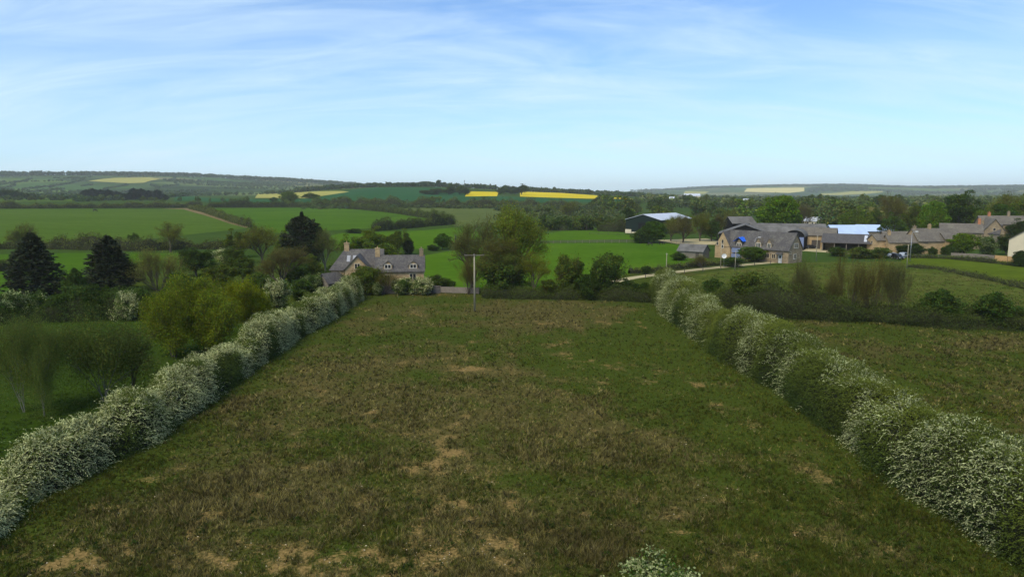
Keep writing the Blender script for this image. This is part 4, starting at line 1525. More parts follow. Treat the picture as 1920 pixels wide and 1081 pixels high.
cottage('small warm stone gabled cottage next to the open-fronted barn', 1651, 233, 38, [(0, 0, 0, 7, 5.0, 4.4, 6.1)], 'stonewarm', 'stonetile', [(0, 2.6, 0, 7.4, 'stone', 1)],
        [(0, 'l', 0, 3.2, .7, .8, 1), (0, 'f', 0, 2.8, .8, .8, 2), (0, 'f', 0, .9, .8, .9, 2)])
cottage('stone cottage with long low roof behind the parked cars', 1694, 230, 24, [(0, 0, 0, 12, 5.6, 3.9, 6.1), (0, 5.6, 0, 10, 5, 4.9, 6.9)], 'stonewarm', 'stonetile', [(0, -5.0, 0, 7.3, 'stonewarm', 1)],
        [(0, 'l', 0, 1.2, .8, .8, 1), (0, 'l', 0, 3.4, .8, .9, 1), (0, 'f', -3, 1, 1, 1, 2), (0, 'f', 1.5, 1, 1, 1, 2)])
cottage('large stone cottage with tall left gable and chimney, right of the parked cars', 1755, 231, 34, [(-1.5, 0, 0, 15, 8.6, 4.4, 8.2), (3.2, -2.4, 0, 7.0, 5.4, 4.7, 6.7)], 'stonewarm', 'stonetile',
        [(0, -6.6, 0, 9.0, 'stone', 1), (0, -1.5, 0, 9.4, 'stonewarm', 2)],
        [(0, 'l', 0.4, 5.0, .7, .8, 1), (0, 'l', -1.5, 2, .9, .9, 2), (1, 'f', 1.6, 2.7, .8, .8, 1), (1, 'f', 1.7, .6, .9, 1, 1), (1, 'f', -1.6, 2.7, .8, .8, 1), (1, 'f', -1.8, .6, .9, 1, 1), (0, 'f', -6, .9, .9, .9, 1)])
cottage('stone cottage with red-topped chimney behind the bright green tree', 1797, 252, 6, [(0, 0, 0, 13, 7.4, 6.0, 8.9)], 'stone', 'stonetile', [(0, 5.6, 0, 10.6, 'clay', 2)],
        [(0, 'f', -3, 3.4, .9, .9, 2), (0, 'f', 2, 3.4, .9, .9, 2)])
cottage('low dark-roofed cottage between two village trees', 1829, 262, -10, [(0, 0, 0, 15, 7.2, 5.2, 8.2)], 'stonegrey', 'darktile', [(0, 1.5, 0, 9.6, 'stone', 1)],
        [(0, 'f', -3, 3.4, 1.2, .9, 2), (0, 'f', 2, 3.4, 1.2, .9, 2)])
cottage('stone cottage with steep gable and slim chimney, rearmost of the village roofs', 1868, 262, 20, [(4, 3, 0, 20, 7, 8.4, 11.3), (-4.0, -3, math.pi / 2, 9, 6.6, 6.4, 10.4)], 'stone', 'stonetile',
        [(0, -6.5, 0, 12.6, 'clay', 1), (0, 0, 0, 13.0, 'stone', 1)], [(1, 'l', 0, 6.2, .8, .9, 1), (1, 'l', 0, 3, 1.2, 1, 2)])
p = at_depth(1936, 476, 213)
Ww = (0, 0, 0, 8, 10.5, 5.7, 9.3)
h, ro = house('rendered_house', 'cream rendered house end with one small window at the right edge', p, facing(p, 72), [Ww], 'render', 'stonetile', 'house')
window(h, face_matrix(Ww, 'l'), 1.2, 3.4, .8, 1.0, 1, 'stoneframe')
window(h, face_matrix(Ww, 'l'), -2.2, 1.0, 1.0, 1.1, 2, 'stoneframe')
# tiny far buildings
def far_house(px, py, dist, L, W_, he, hr, yaw, wall, roof, label, name='distant_house'):
    p = at_depth(px, py, dist)
    wg = (0, 0, 0, L, W_, he, hr)
    h, ro = house(name, label, p, facing(p, yaw), [wg], wall, roof, 'building')
    for u in (-L * .28, 0, L * .28):
        window(h, face_matrix(wg, 'f'), u, he * .45, L * .1, he * .3, 1, 'frame')
    return h
for a_ in [(1297, 376, 1150, 26, 12, 9.5, 13, 8, 'render', 'whiteroof', 'long pale building among far trees right of the dark green barn'),
           (1398, 387, 800, 6, 6, 6, 11, 20, 'render', 'whiteroof', 'tiny white pointed building among the trees left of the round green tree'),
           (1277, 377, 1100, 9, 7, 8, 11, -20, 'render', 'asbestos', 'tiny pale house left of the long pale building in the far trees'),
           (1526, 410, 420, 10, 7, 3.2, 5.4, -10, 'render', 'whiteroof', 'white-roofed bungalow beyond the pale blue shed roofs'),
           (1516, 396, 560, 10, 8, 6, 9, 30, 'stone', 'stonetile', 'distant stone cottage left above the white-roofed bungalow'),
           (1562, 398, 540, 12, 8, 6, 9, -20, 'stone', 'stonetile', 'distant stone cottage right above the white-roofed bungalow'),
           (1616, 393, 600, 9, 7, 6, 9, 12, 'render', 'stonetile', 'tiny cream cottage half hidden by trees left of the tall bare tree'),
           (1260, 381, 1000, 8, 7, 6, 9, 0, 'render', 'whiteroof', 'tiny white house, leftmost in the far trees behind the green barn')]:
    far_house(*a_)

# --- mast on the skyline
p = at_depth(871, 352, 1480)
o = empty('radio_mast', p)
a = MB(); top = zat(p, 337) - p.z
for sx_, sy_ in ((-.7, -.7), (.7, -.7), (.7, .7), (-.7, .7)):
    a.tube((sx_, sy_, 0), (sx_ * .4, sy_ * .4, top * .9), .28, .2, 5)
for i in range(9):
    z = top * .9 * i / 9; k = .7 * (1 - .6 * i / 9)
    a.box(-k, k, -k, -k + .12, z, z + .15); a.box(-k, k, k - .12, k, z, z + .15)
    a.tube((-k, -k, z), (k * .93, -k * .93, z + top * .1), .1, .1, 4)
a.build('lattice', M['steel'], o)
a = MB(); a.tube((0, 0, top * .85), (0, 0, top), .3, .2, 6); a.box(-1.0, 1.0, -.4, .4, top * .8, top * .9); a.build('aerial', M['steel'], o)
tag(o, 'thin radio mast standing on the skyline behind the wheat field', 'mast')

# ------------------------------------------------------------------ poles, lamps, fences
def pole_height(p, ty):
    return zat(p, ty) - p.z
p = G(890, 583)
o = empty('utility_pole', p, 0.05)
H = pole_height(p, 476)
a = MB(); a.tube((0, 0, -.2), (0, 0, H), .17, .11, 10); a.build('pole', M['woodpale'], o, True)
a = MB(); a.box(-1.7, 1.7, -.2, -.1, H - .24, H - .14); a.build('crossarm', M['wood'], o)
for x in (-1.6, 0, 1.6):
    a = MB(); a.tube((x, -.14, H - .12), (x, -.14, H + .12), .05, .04, 6); a.tube((x, -.14, H + .0), (x, -.14, H + .1), .07, .05, 8); a.build('insulator', M['wooddark'], o)
tag(o, 'wooden utility pole with crossarm standing in the far end of the meadow', 'utility pole')

POLES = [(1249, 516, 474, 'slim wooden pole beside the gravel track left of the stone shed'),
         (1351, 501, 452, 'slim pole in front of the cream gable of the long stone house'),
         (1530, 489, 441, 'slim pole in the pasture in front of the stone barn'),
         (1700, 503, 458, 'pale pole between pasture and parked cars, left of the tall street lamp'),
         (1378, 508, 470, 'slim pole beside the track at the blue-grey sheeted bay')]
for (px, by, ty, lb) in POLES:
    p = G(px, by); H = pole_height(p, ty)
    o = empty('wooden_pole', p)
    a = MB(); a.tube((0, 0, -.1), (0, 0, H), .11, .07, 8); a.build('post', M['woodpale'], o, True)
    a = MB(); a.tube((-.25, 0, H - .3), (.25, 0, H - .3), .04, .04, 6); a.build('bracket', M['steel'], o)
    tag(o, lb, 'pole')
LAMPS = [(1414, 488, 445, 'curved street lamp in front of the dormers of the long stone house'),
         (1706, 490, 434, 'tall street lamp beside the parked cars in front of the stone cottages')]
for (px, by, ty, lb) in LAMPS:
    p = G(px, by); H = pole_height(p, ty)
    o = empty('street_lamp', p)
    a = MB(); a.tube((0, 0, -.1), (0, 0, H * .92), .11, .07, 8)
    for i in range(5):
        t0, t1 = i / 5 * math.pi / 2, (i + 1) / 5 * math.pi / 2
        a.tube((1.0 - math.cos(t0), 0, H * .92 + math.sin(t0) * H * .08), (1.0 - math.cos(t1), 0, H * .92 + math.sin(t1) * H * .08), .06, .06, 6)
    a.build('post', M['steel'], o, True)
    a = MB(); a.box(.9, 1.7, -.18, .18, H - .08, H + .12); hd = a.build('lamp_head', M['whiteplastic'], o)
    a = MB(); a.box(1.0, 1.6, -.14, .14, H - .14, H - .08); a.build('lens', M['lamp_glass'], hd)
    tag(o, lb, 'street lamp')
# white round dish on a short post in the house garden
for (px, by, ty, d, lb) in [(1357, 500, 476, None, 'white round dish on a short post in the garden of the long stone house')]:
    p = G(px, by); H = pole_height(p, ty)
    o = empty('satellite_dish', p, facing(p))
    a = MB(); a.tube((0, 0, 0), (0, 0, H - .4), .06, .06, 8); a.build('post', M['steel'], o)
    prof = [(0.02, -.02), (.25, .0), (.45, .05), (.62, .12), (.66, .16)]
    vs, fs = [], []
    k = 18
    for r_, d_ in prof:
        for i in range(k):
            vs.append((r_ * math.cos(6.2832 * i / k), -d_ - .1, H - .5 + r_ * math.sin(6.2832 * i / k)))
    for j in range(len(prof) - 1):
        for i in range(k):
            fs.append((j * k + i, j * k + (i + 1) % k, (j + 1) * k + (i + 1) % k, (j + 1) * k + i))
    fs.append(tuple(range(k)))
    a = MB(); a.add(vs, fs); ds = a.build('dish', M['whiteplastic'], o, True)
    a = MB(); a.tube((0, -.1, H - 1.05), (0, -.75, H - .55), .02, .02, 5); a.box(-.06, .06, -.82, -.7, H - .6, H - .48); a.build('feed_arm', M['steel'], ds)
    tag(o, lb, 'satellite dish')


def post_rail(name, label, pts, ph, gap, rails, mat, boards=False, group=None, cat='fence', matr=None, pr=.06):
    XY = path_world(pts)
    seg = np.diff(XY, axis=0); L = np.hypot(seg[:, 0], seg[:, 1]); cum = np.concatenate([[0], np.cumsum(L)])
    n = max(2, min(99, int(cum[-1] / gap)))
    S_ = np.linspace(0, cum[-1], n + 1)
    xs, ys = np.interp(S_, cum, XY[:, 0]), np.interp(S_, cum, XY[:, 1])
    zs = TH(xs, ys)
    o = empty(name, (xs[0], ys[0], zs[0]))
    pm = MB(); pm.box(-pr, pr, -pr, pr, -.2, ph)
    proto_post = None
    for x, y, z in zip(xs, ys, zs):
        if proto_post is None:
            proto_post = pm.build('post', M[mat], o)
            q = proto_post
        else:
            q = proto_post.copy(); COL.objects.link(q); q.parent = o
        q.location = (x - xs[0], y - ys[0], z - zs[0])
    for rz_ in rails:
        a = MB()
        for i in range(n):
            p0 = Vector((xs[i] - xs[0], ys[i] - ys[0], zs[i] - zs[0] + rz_)); p1 = Vector((xs[i + 1] - xs[0], ys[i + 1] - ys[0], zs[i + 1] - zs[0] + rz_))
            if boards:
                d = (p1 - p0); nrm = Vector((-d.y, d.x, 0)).normalized() * .03
                up = Vector((0, 0, boards))
                vs = [p0 - nrm, p1 - nrm, p1 + nrm, p0 + nrm, p0 - nrm + up, p1 - nrm + up, p1 + nrm + up, p0 + nrm + up]
                a.add(vs, [(0, 3, 2, 1), (4, 5, 6, 7), (0, 1, 5, 4), (1, 2, 6, 5), (2, 3, 7, 6), (3, 0, 4, 7)])
            else:
                a.tube(p0, p1, .05, .05, 4)
        a.build('panel' if boards else 'rail', M[matr or mat], o)
    return tag(o, label, cat, group)


post_rail('rail_fence', 'grey post and rail fence along the top of the large pasture', [(1010, 457), (1100, 455.5), (1200, 455), (1262, 457), (1300, 462)], 1.3, 3, (.45, .85, 1.2), 'wood')
post_rail('rail_fence', 'thin low fence at the foot of the twiggy trees behind the utility pole', [(898, 549), (960, 551), (1015, 554)], 1.2, 2.4, (.5, 1.0), 'wood')
post_rail('rail_fence', 'short dark fence in front of the dark green barn', [(1105, 440), (1150, 441), (1195, 442)], 1.2, 4, (.5, 1.0), 'wooddark')
post_rail('wire_fence', 'row of dark fence posts along the gravel track', [(1210, 522), (1300, 511), (1400, 500), (1500, 489.5)], 1.2, 7, (.6, 1.1), 'wooddark')
post_rail('board_fence', 'weathered grey board fence behind the right pasture', [(1783, 484), (1830, 486), (1863, 489)], 1.75, 2.4, (0.1,), 'wood', boards=1.6)
post_rail('board_fence', 'new orange-brown board fence in front of the cream rendered house', [(1864, 490), (1890, 492), (1911, 494)], 1.9, 2.4, (0.1,), 'wooddark', boards=1.75, matr='woodnew')
post_rail('board_fence', 'old board fence with thin posts right of the cottage garden', [(826, 549), (860, 550), (897, 551)], 1.45, 2.2, (0.1,), 'wood', boards=1.2, matr='wood')
post_rail('rail_fence', 'low pale fence beside the road under the stone cottages', [(1715, 483), (1750, 484), (1782, 485)], 1.1, 2.5, (.5, 1.0), 'wood')

# dry stone wall at the cottage
XY = path_world([(688, 551), (740, 550), (825, 549)])
o = empty('stone_wall', (XY[0][0], XY[0][1], 0))
rng = np.random.default_rng(3)
a = MB()
n = 60
for i in range(n):
    t0, t1 = i / n, (i + 1) / n
    def pt(t):
        t *= 2
        i0 = min(int(t), 1); f_ = t - i0
        return XY[i0] * (1 - f_) + XY[i0 + 1] * f_ - XY[0]
    q0, q1 = pt(t0), pt(t1)
    hgt = 1.25 + rng.uniform(-.05, .05)
    a.add([(q0[0], q0[1] - .25, -.1), (q1[0], q1[1] - .25, -.1), (q1[0], q1[1] + .25, -.1), (q0[0], q0[1] + .25, -.1),
           (q0[0], q0[1] - .2, hgt), (q1[0], q1[1] - .2, hgt), (q1[0], q1[1] + .2, hgt), (q0[0], q0[1] + .2, hgt)],
          [(0, 3, 2, 1), (4, 5, 6, 7), (0, 1, 5, 4), (2, 3, 7, 6)] + ([(3, 0, 4, 7)] if i == 0 else []) + ([(1, 2, 6, 5)] if i == n - 1 else []))
a.build('stonework', M['drystone'], o)
a = MB()
for i in range(n):
    q0, q1 = pt(i / n), pt((i + .9) / n)
    hz_ = 1.32
    a.add([(q0[0], q0[1] - .24, hz_ - .03), (q1[0], q1[1] - .24, hz_ - .03), (q1[0], q1[1] + .24, hz_ - .03), (q0[0], q0[1] + .24, hz_ - .03),
           (q0[0], q0[1] - .2, hz_ + rng.uniform(.1, .2)), (q1[0], q1[1] - .2, hz_ + rng.uniform(.1, .2)), (q1[0], q1[1] + .2, hz_ + .15), (q0[0], q0[1] + .2, hz_ + .15)],
          [(0, 3, 2, 1), (4, 5, 6, 7), (0, 1, 5, 4), (1, 2, 6, 5), (2, 3, 7, 6), (3, 0, 4, 7)])
a.build('coping', M['drystone'], o)
tag(o, 'low dry stone wall between the cottage garden and the meadow', 'wall')

# ------------------------------------------------------------------ cars
def car(px, by, yaw, paint, label, estate=True, s=1.0, dist=None):
    p = G(px, by) if dist is None else at_depth(px, by, dist)
    p.z += 0.03
    o = empty('parked_car', p, facing(p, yaw))
    o.scale = (s, s, s)
    L = 4.4
    if estate:
        prof = [(-2.2, .35), (-2.2, .95), (-2.1, 1.05), (-1.95, 1.55), (-1.75, 1.66), (.35, 1.66), (1.0, 1.12), (2.0, .95), (2.2, .75), (2.2, .35)]
    else:
        prof = [(-2.1, .3), (-2.12, .85), (-1.9, .98), (-1.3, 1.4), (.1, 1.44), (.9, 1.0), (1.9, .86), (2.1, .65), (2.1, .3)]
    a = MB(); a.M = Matrix.Rotation(-math.pi / 2, 4, 'Z')
    n = len(prof)
    def ring(x, ins):
        return [(x * (1 - ins * .18 * max(0, (z - .9)) / .7), y, z) for y, z in prof]
    rings = []
    for x, k in ((-.88, 1), (-.86, 1), (.86, 1), (.88, 1)):
        rings += ring(x, 1)
    fs = [tuple(range(n - 1, -1, -1)), tuple(range(3 * n, 4 * n))]
    for r_ in range(3):
        for i in range(n):
            fs.append((r_ * n + i, r_ * n + (i + 1) % n, (r_ + 1) * n + (i + 1) % n, (r_ + 1) * n + i))
    a.add(rings, fs)
    body = a.build('body', paint, o)
    bv = body.modifiers.new('b', 'BEVEL'); bv.width = .05; bv.segments = 2
    g = MB(); g.M = a.M
    zt, zb = (1.56, 1.12) if estate else (1.36, 1.02)
    x0, x1 = (-1.75, .35) if estate else (-1.25, .1)
    for sgn in (-1, 1):
        xx = sgn * .83
        g.add([(xx - .03, x0, zb), (xx + .03, x0, zb), (xx + .03, x1 + .45, zb), (xx - .03, x1 + .45, zb),
               (xx * .9 - .03, x0 + .08, zt), (xx * .9 + .03, x0 + .08, zt), (xx * .9 + .03, x1, zt), (xx * .9 - .03, x1, zt)],
              [(0, 3, 2, 1), (4, 5, 6, 7), (0, 1, 5, 4), (1, 2, 6, 5), (2, 3, 7, 6), (3, 0, 4, 7)])
    g.build('side_window', M['glass'], o)
    g = MB(); g.M = a.M
    y0, z0, y1, z1 = (.42, 1.62, .97, 1.17) if estate else (.17, 1.41, .87, 1.04)
    g.add([(-.7, y1 + .03, z1), (.7, y1 + .03, z1), (.62, y0 + .03, z0), (-.62, y0 + .03, z0), (-.7, y1 - .08, z1 - .03), (.7, y1 - .08, z1 - .03), (.62, y0 - .08, z0 - .03), (-.62, y0 - .08, z0 - .03)],
          [(0, 1, 2, 3), (7, 6, 5, 4), (0, 4, 5, 1), (1, 5, 6, 2), (2, 6, 7, 3), (3, 7, 4, 0)])
    g.build('windscreen', M['glass'], o)
    for sx_ in (-.82, .82):
        for yy in (-1.35, 1.35):
            g = MB(); g.M = a.M; g.tube((sx_ - .1, yy, .33), (sx_ + .1, yy, .33), .33, .33, 16)
            wh = g.build('wheel', M['black'], o)
            g = MB(); g.M = a.M; sg = 1 if sx_ > 0 else -1
            g.tube((sx_ + sg * .1, yy, .33), (sx_ + sg * .115, yy, .33), .19, .17, 12); g.build('rim', M['steel'], wh)
    for sx_ in (-.65, .65):
        g = MB(); g.M = a.M; g.box(sx_ - .16, sx_ + .16, 2.16 if estate else 2.06, 2.22 if estate else 2.13, .62, .76); g.build('headlight', M['lamp_glass'], o)
    return tag(o, label, 'car')


car(1683, 486, -60, M['carblack'], 'black car parked on the road below the stone cottages', True)
car(1695, 482, 70, M['carsilver'], 'silver car parked behind the black car below the stone cottages', True, dist=214)
car(1521, 466, 20, M['carblack'], 'dark car parked in the yard in front of the stone barn', False)
car(1676, 481, 20, M['carsilver'], 'white car half hidden behind the black car on the road', False, dist=216)
car(1541, 463, 100, M['carblack'], 'dark car under the left end of the open-fronted barn', True)
# garden table set in front of the house door
p = G(1445, 487)
o = empty('garden_table', p, .3)
a = MB(); a.tube((0, 0, .7), (0, 0, .75), .7, .7, 16); a.build('tabletop', M['wood'], o)
for i in range(4):
    t = i * math.pi / 2 + .78
    a = MB(); a.tube((.5 * math.cos(t), .5 * math.sin(t), 0), (.4 * math.cos(t), .4 * math.sin(t), .7), .035, .035, 6); a.build('leg', M['wood'], o)
tag(o, 'round wooden garden table in front of the white door of the long stone house', 'table')
# livestock: dark horses grazing by the rail fence and in the far field
def horse(px, by, heading, label, colr, dist=None, s=1.0):
    p = G(px, by) if dist is None else at_depth(px, by, dist)
    o = empty('horse', p, heading)
    o.scale = (s, s, s)
    bm = bmesh.new()
    lay = bm.verts.layers.skin.verify()
    def v(co, r):
        q = bm.verts.new(co); q[lay].radius = (r[0], r[1]) if isinstance(r, tuple) else (r, r); return q
    hip = v((-.6, 0, 1.2), (.25, .29)); q0 = v((-.2, 0, 1.15), (.25, .31)); q1 = v((.3, 0, 1.17), (.24, .33)); sh = v((.62, 0, 1.22), (.2, .3))
    n1 = v((.95, 0, 1.1), (.12, .2)); n2 = v((1.2, 0, .72), (.1, .14)); hd = v((1.32, 0, .42), (.1, .12)); mz = v((1.36, 0, .12), (.07, .08))
    for a_, b_ in ((hip, q0), (q0, q1), (q1, sh), (sh, n1), (n1, n2), (n2, hd), (hd, mz)): bm.edges.new((a_, b_))
    for s_ in (-1, 1):
        k = v((-.62, .17 * s_, .85), .13); hk = v((-.78, .17 * s_, .52), .07); ft = v((-.7, .17 * s_, .04), .05)
        for a_, b_ in ((hip, k), (k, hk), (hk, ft)): bm.edges.new((a_, b_))
        e = v((.58, .16 * s_, .82), .1); kn = v((.6, .16 * s_, .46), .06); f2 = v((.58, .16 * s_, .04), .05)
        for a_, b_ in ((sh, e), (e, kn), (kn, f2)): bm.edges.new((a_, b_))
    q0[lay].use_root = True
    me = bpy.data.meshes.new('body'); bm.to_mesh(me); bm.free()
    bo = link('body', me, o, colr)
    bo.modifiers.new('s', 'SKIN'); sb = bo.modifiers.new('u', 'SUBSURF'); sb.levels = 1; sb.render_levels = 1
    a = MB(); a.tube((-.85, 0, 1.25), (-1.02, 0, .9), .06, .08, 6); a.tube((-1.02, 0, .9), (-1.0, 0, .5), .08, .02, 6); a.build('tail', M['black'], o)
    return tag(o, label, 'horse')
hm = simple('dark_coat', (.02, .016, .013), .7, .2)
horse(1240, 459, .3, 'dark horse grazing beside the rail fence, left of its neighbour', hm)
horse(1219, 461.5, 2.6, 'dark horse grazing in the large pasture, leftmost of the pair', hm)
horse(178, 397, .2, 'tiny dark animal alone in the broad green field', hm, s=1.6)

# ------------------------------------------------------------------ trees and bushes
T_ = tree
# dark conifers on the left
T_('conifer', 68, 557, 427, 122, 'broad spiky dark conifer at the far left', var=0, seedvar=1, rot=1)
T_('conifer', 209, 549, 433, 112, 'dark layered conifer, second from the left edge', var=1, rot=2)
T_('conifer_oval', 570, 510, 389, 80, 'tall oval dark conifer behind the cottage', var=0, rot=0)
# left middle
T_('sparse', 46, 478, 418, 52, 'brownish bare tree behind the spiky conifer at the far left', 'brown')
T_('leafy', 252, 466, 437, 28, 'small dark green tree between the two dark conifers and the broad field', 'dark')
T_('sparse', 320, 472, 416, 62, 'pale olive round tree in the hedge below the broad green field', 'olive')
T_('twigshrub', 296, 545, 458, 118, 'wide tan twiggy shrub right of the second dark conifer', 'pale', name='bare_shrub')
T_('twigshrub', 240, 540, 478, 50, 'small tan shrub squeezed beside the second dark conifer', 'olive', name='bare_shrub')
T_('leafy', 368, 518, 464, 74, 'rounded mid-green tree right of the tan twiggy shrub', 'dark')
T_('blossom', 418, 500, 466, 46, 'white flowering bush among trees above the yellow-green willow', 'one')
T_('blossom', 402, 515, 486, 40, 'small flowering bush beneath the rounded mid-green tree', 'bright')
T_('leafy', 450, 482, 430, 48, 'olive-green tree left of the tall oval conifer', 'olive')
T_('sparse', 492, 492, 420, 88, 'spreading olive-brown tree left of the tall oval conifer', 'olive')
T_('leafy', 536, 500, 436, 46, 'dull green tree touching the left side of the oval conifer', 'olive')
T_('twiggy', 526, 545, 458, 104, 'large brown twiggy tree left of the cottage', 'brown')
T_('leafy', 455, 530, 478, 62, 'grey-green tree between willow and brown twiggy tree', 'mid')
T_('leafy', 440, 510, 462, 52, 'grey-green tree behind the flowering bush', 'mid')
T_('sparse', 610, 510, 424, 56, 'grey bare tree between oval conifer and cottage roof', 'grey', barkm='barkgrey')
T_('shrub', 636, 540, 492, 48, 'dark leafy bush covering the left end of the cottage', 'dark', name='bush')
T_('leafy', 583, 525, 478, 48, 'low green tree under the oval conifer', 'olive')
T_('leafy', 700, 478, 426, 64, 'broad bright olive tree behind the cottage roof', 'yellow')
T_('leafy', 746, 478, 429, 46, 'bright olive tree behind the cottage roof, right of its wider neighbour', 'olive')
T_('conifer_oval', 766, 478, 446, 22, 'small dark evergreen behind the right end of the cottage', 'dark', name='conifer_tree', var=0)
T_('leafy', 668, 486, 440, 60, 'pale green tree above the left cottage chimney', 'bright')
T_('shrub', 722, 490, 455, 60, 'low green bush behind the middle cottage chimney', 'yellow')
T_('round', 830, 468, 438, 36, 'small round dark green tree alone in the pasture right of the cottage', 'dark')
T_('shrub', 812, 470, 458, 24, 'tiny bush left of the small round pasture tree', 'dark')
T_('shrub', 858, 463, 452, 22, 'tiny dark bush right of the small round pasture tree', 'dark')
T_('shrub', 664, 437, 428, 34, 'small bush row at the lower edge of the second green field', 'dark')
# dead trunk
p = G(854, 462); H = pole_height(p, 440)
o = empty('dead_tree', p)
a = MB(); a.tube((0, 0, -.1), (.1, 0, H * .6), .42, .34, 9); a.tube((.1, 0, H * .6), (0.05, .1, H), .34, .26, 9); a.build('trunk', M['wooddark'], o, True)
a = MB(); a.tube((.1, 0, H * .7), (.9, .1, H * .95), .1, .04, 6); a.tube((.05, 0, H * .85), (-.5, 0, H * 1.05), .09, .03, 6); a.build('branch', M['wooddark'], o)
tag(o, 'dark branchless dead trunk standing in the pasture left of the twiggy trees', 'tree')
# garden round the cottage
T_('shrub', 640, 542, 500, 56, 'bright green bush in front of the left cottage roof', 'bright')
T_('shrub', 694, 551, 498, 60, 'olive shrub in front of the cottage gable', 'olive')
T_('twigshrub', 722, 551, 498, 62, 'brown-olive shrub in front of the middle of the cottage', 'olive', name='bush')
T_('shrub', 680, 552, 499, 52, 'dense olive bush hiding the foot of the cottage gable', 'olive', name='bush')
T_('shrub', 664, 549, 506, 46, 'dense green bush between flowering hedge and cottage', 'dark', name='bush')
T_('blossom', 708, 554, 528, 24, 'small white flowering bush against the dry stone wall', 'one')
T_('blossom', 757, 552, 520, 42, 'white flowering bush left under the cottage window', 'one')
T_('blossom', 793, 552, 518, 46, 'largest white flowering bush at the right corner of the cottage', 'one')
T_('shrub', 754, 544, 515, 22, 'small purple-red shrub against the cottage wall', 'red')
T_('shrub', 815, 545, 514, 46, 'low green bush right of the flowering bush', 'mid')
T_('shrub', 838, 545, 522, 30, 'low dark green bush at the board fence right of the cottage', 'dark')
# bushes between yellow tree and cottage, along the hedge
T_('blossom', 520, 575, 522, 52, 'white flowering bush behind the left hedge, near the willow', 'one')
T_('shrub', 566, 562, 522, 52, 'green bush behind the far part of the left flowering hedge', 'dark')
T_('blossom', 590, 550, 512, 44, 'small flowering bush behind the far end of the left hedge', 'dark')
T_('shrub', 618, 545, 505, 44, 'dark green bush at the far end of the left hedge', 'dark', name='bush')
T_('shrub', 556, 535, 492, 54, 'green bush under the brown twiggy tree', 'dark', name='bush')
T_('shrub', 486, 560, 510, 60, 'grey-green flowering bush right of the willow top', 'mid')
T_('leafy', 420, 545, 496, 70, 'dark green tree behind the yellow-green willow', 'olive')
T_('leafy', 340, 560, 506, 60, 'dark olive tree at the left shoulder of the yellow-green willow', 'dark')
# front left
T_('willow', 328, 668, 534, 112, 'large yellow-green tree leaning over the garden, left half', 'one', rot=0.5)
T_('willow', 388, 662, 509, 130, 'tallest yellow-green tree behind the left flowering hedge', 'one', rot=2.2)
T_('willow', 466, 622, 516, 96, 'smaller yellow-green tree at the right of the taller one', 'yellow', rot=4)
T_('birch', 46, 772, 580, 104, 'white-stemmed birch tree at the left edge of the garden', 'one', barkm='birch', var=0)
T_('birch', 84, 780, 596, 84, 'slender second birch tree beside the one at the left edge', 'one', barkm='birch', var=1)
T_('birch', 196, 752, 566, 170, 'wide dark birch-like tree with fine grey twigs in the left garden', 'mid', barkm='barkgrey', var=2)
T_('sparse', 250, 735, 610, 110, 'dim twiggy tree between the wide birch and the yellow-green tree', 'dark')
T_('blossom', 20, 604, 545, 78, 'white flowering bush at the far left end of the garden hedge', 'dark')
T_('blossom', 70, 602, 545, 56, 'white flowering bush in the garden hedge below the spiky conifer', 'dark')
T_('blossom', 240, 600, 545, 48, 'white flowering bush in the garden hedge below the second conifer', 'one')
T_('shrub', 138, 598, 535, 70, 'dark green bush rising from the garden hedge between the conifers', 'dark', name='bush')
T_('shrub', 180, 598, 530, 60, 'dark green bush in the garden hedge in front of the second conifer', 'vdark', name='bush')
T_('shrub', 275, 594, 540, 46, 'dark green bush at the right end of the garden hedge', 'dark', name='bush')
T_('shrub', 145, 560, 500, 40, 'olive bush between the two dark conifers', 'dark', name='bush')
# the twiggy group behind the utility pole
T_('twiggy', 886, 548, 396, 98, 'tall slender twiggy tree just behind the utility pole', 'one', var=0)
T_('sparse', 972, 546, 379, 112, 'tallest bright green tree right of the utility pole', 'bright', var=2)
T_('sparse', 916, 552, 448, 90, 'brown-green twiggy tree filling the foot of the slender one', 'one', var=0)
T_('shrub', 945, 552, 470, 96, 'dull green bushy tree under the bright green one', 'mid', var=1, name='broadleaf_tree')
T_('twiggy', 928, 551, 440, 90, 'brown bare tree between the slender tree and the bright green tree', 'olive', var=1)
T_('twigshrub', 878, 551, 470, 56, 'thin brown shrub left of the utility pole', 'olive')
T_('sparse', 960, 552, 460, 70, 'olive twiggy tree under the tallest bright green tree', 'one', var=2)
T_('sparse', 1000, 552, 470, 66, 'low leafy olive tree right of the tallest bright green tree', 'yellow', var=0)
T_('shrub', 1068, 556, 477, 62, 'rounded olive-green bush, left of the pair at the end of the meadow', 'olive', name='bush')
T_('shrub', 1134, 557, 474, 74, 'large rounded dark green bush, right of the pair at the end of the meadow', 'mid', name='bush')
T_('shrub', 1100, 560, 512, 56, 'dark bush filling the gap between the two rounded bushes', 'vdark')
T_('shrub', 1030, 558, 522, 40, 'low brown-green bush left of the rounded olive bush', 'olive')
T_('shrub', 1178, 560, 522, 50, 'dark low bush between the rounded bushes and the right hedge', 'vdark')
T_('shrub', 1210, 560, 528, 40, 'dark low bush touching the far end of the right hedge', 'dark')
T_('sparse', 1067, 412, 378, 38, 'round reddish-brown tree in front of the olive field', 'brown')
for i, (px, w_, ty, tn) in enumerate([(1045, 26, 408, 'dark'), (1064, 26, 406, 'mid'), (1082, 24, 407, 'yellow'), (1100, 28, 405, 'mid'), (1120, 26, 405, 'olive'), (1024, 26, 412, 'dark'), (1142, 26, 408, 'mid'), (1162, 24, 402, 'grey'), (1018, 22, 404, 'vdark'), (1035, 20, 420, 'vdark')]):
    T_('far', px, 432, ty, w_, 'mid-size tree in the belt between the bright green tree and the dark green barn', tn, group='trees in the belt left of the dark green barn')
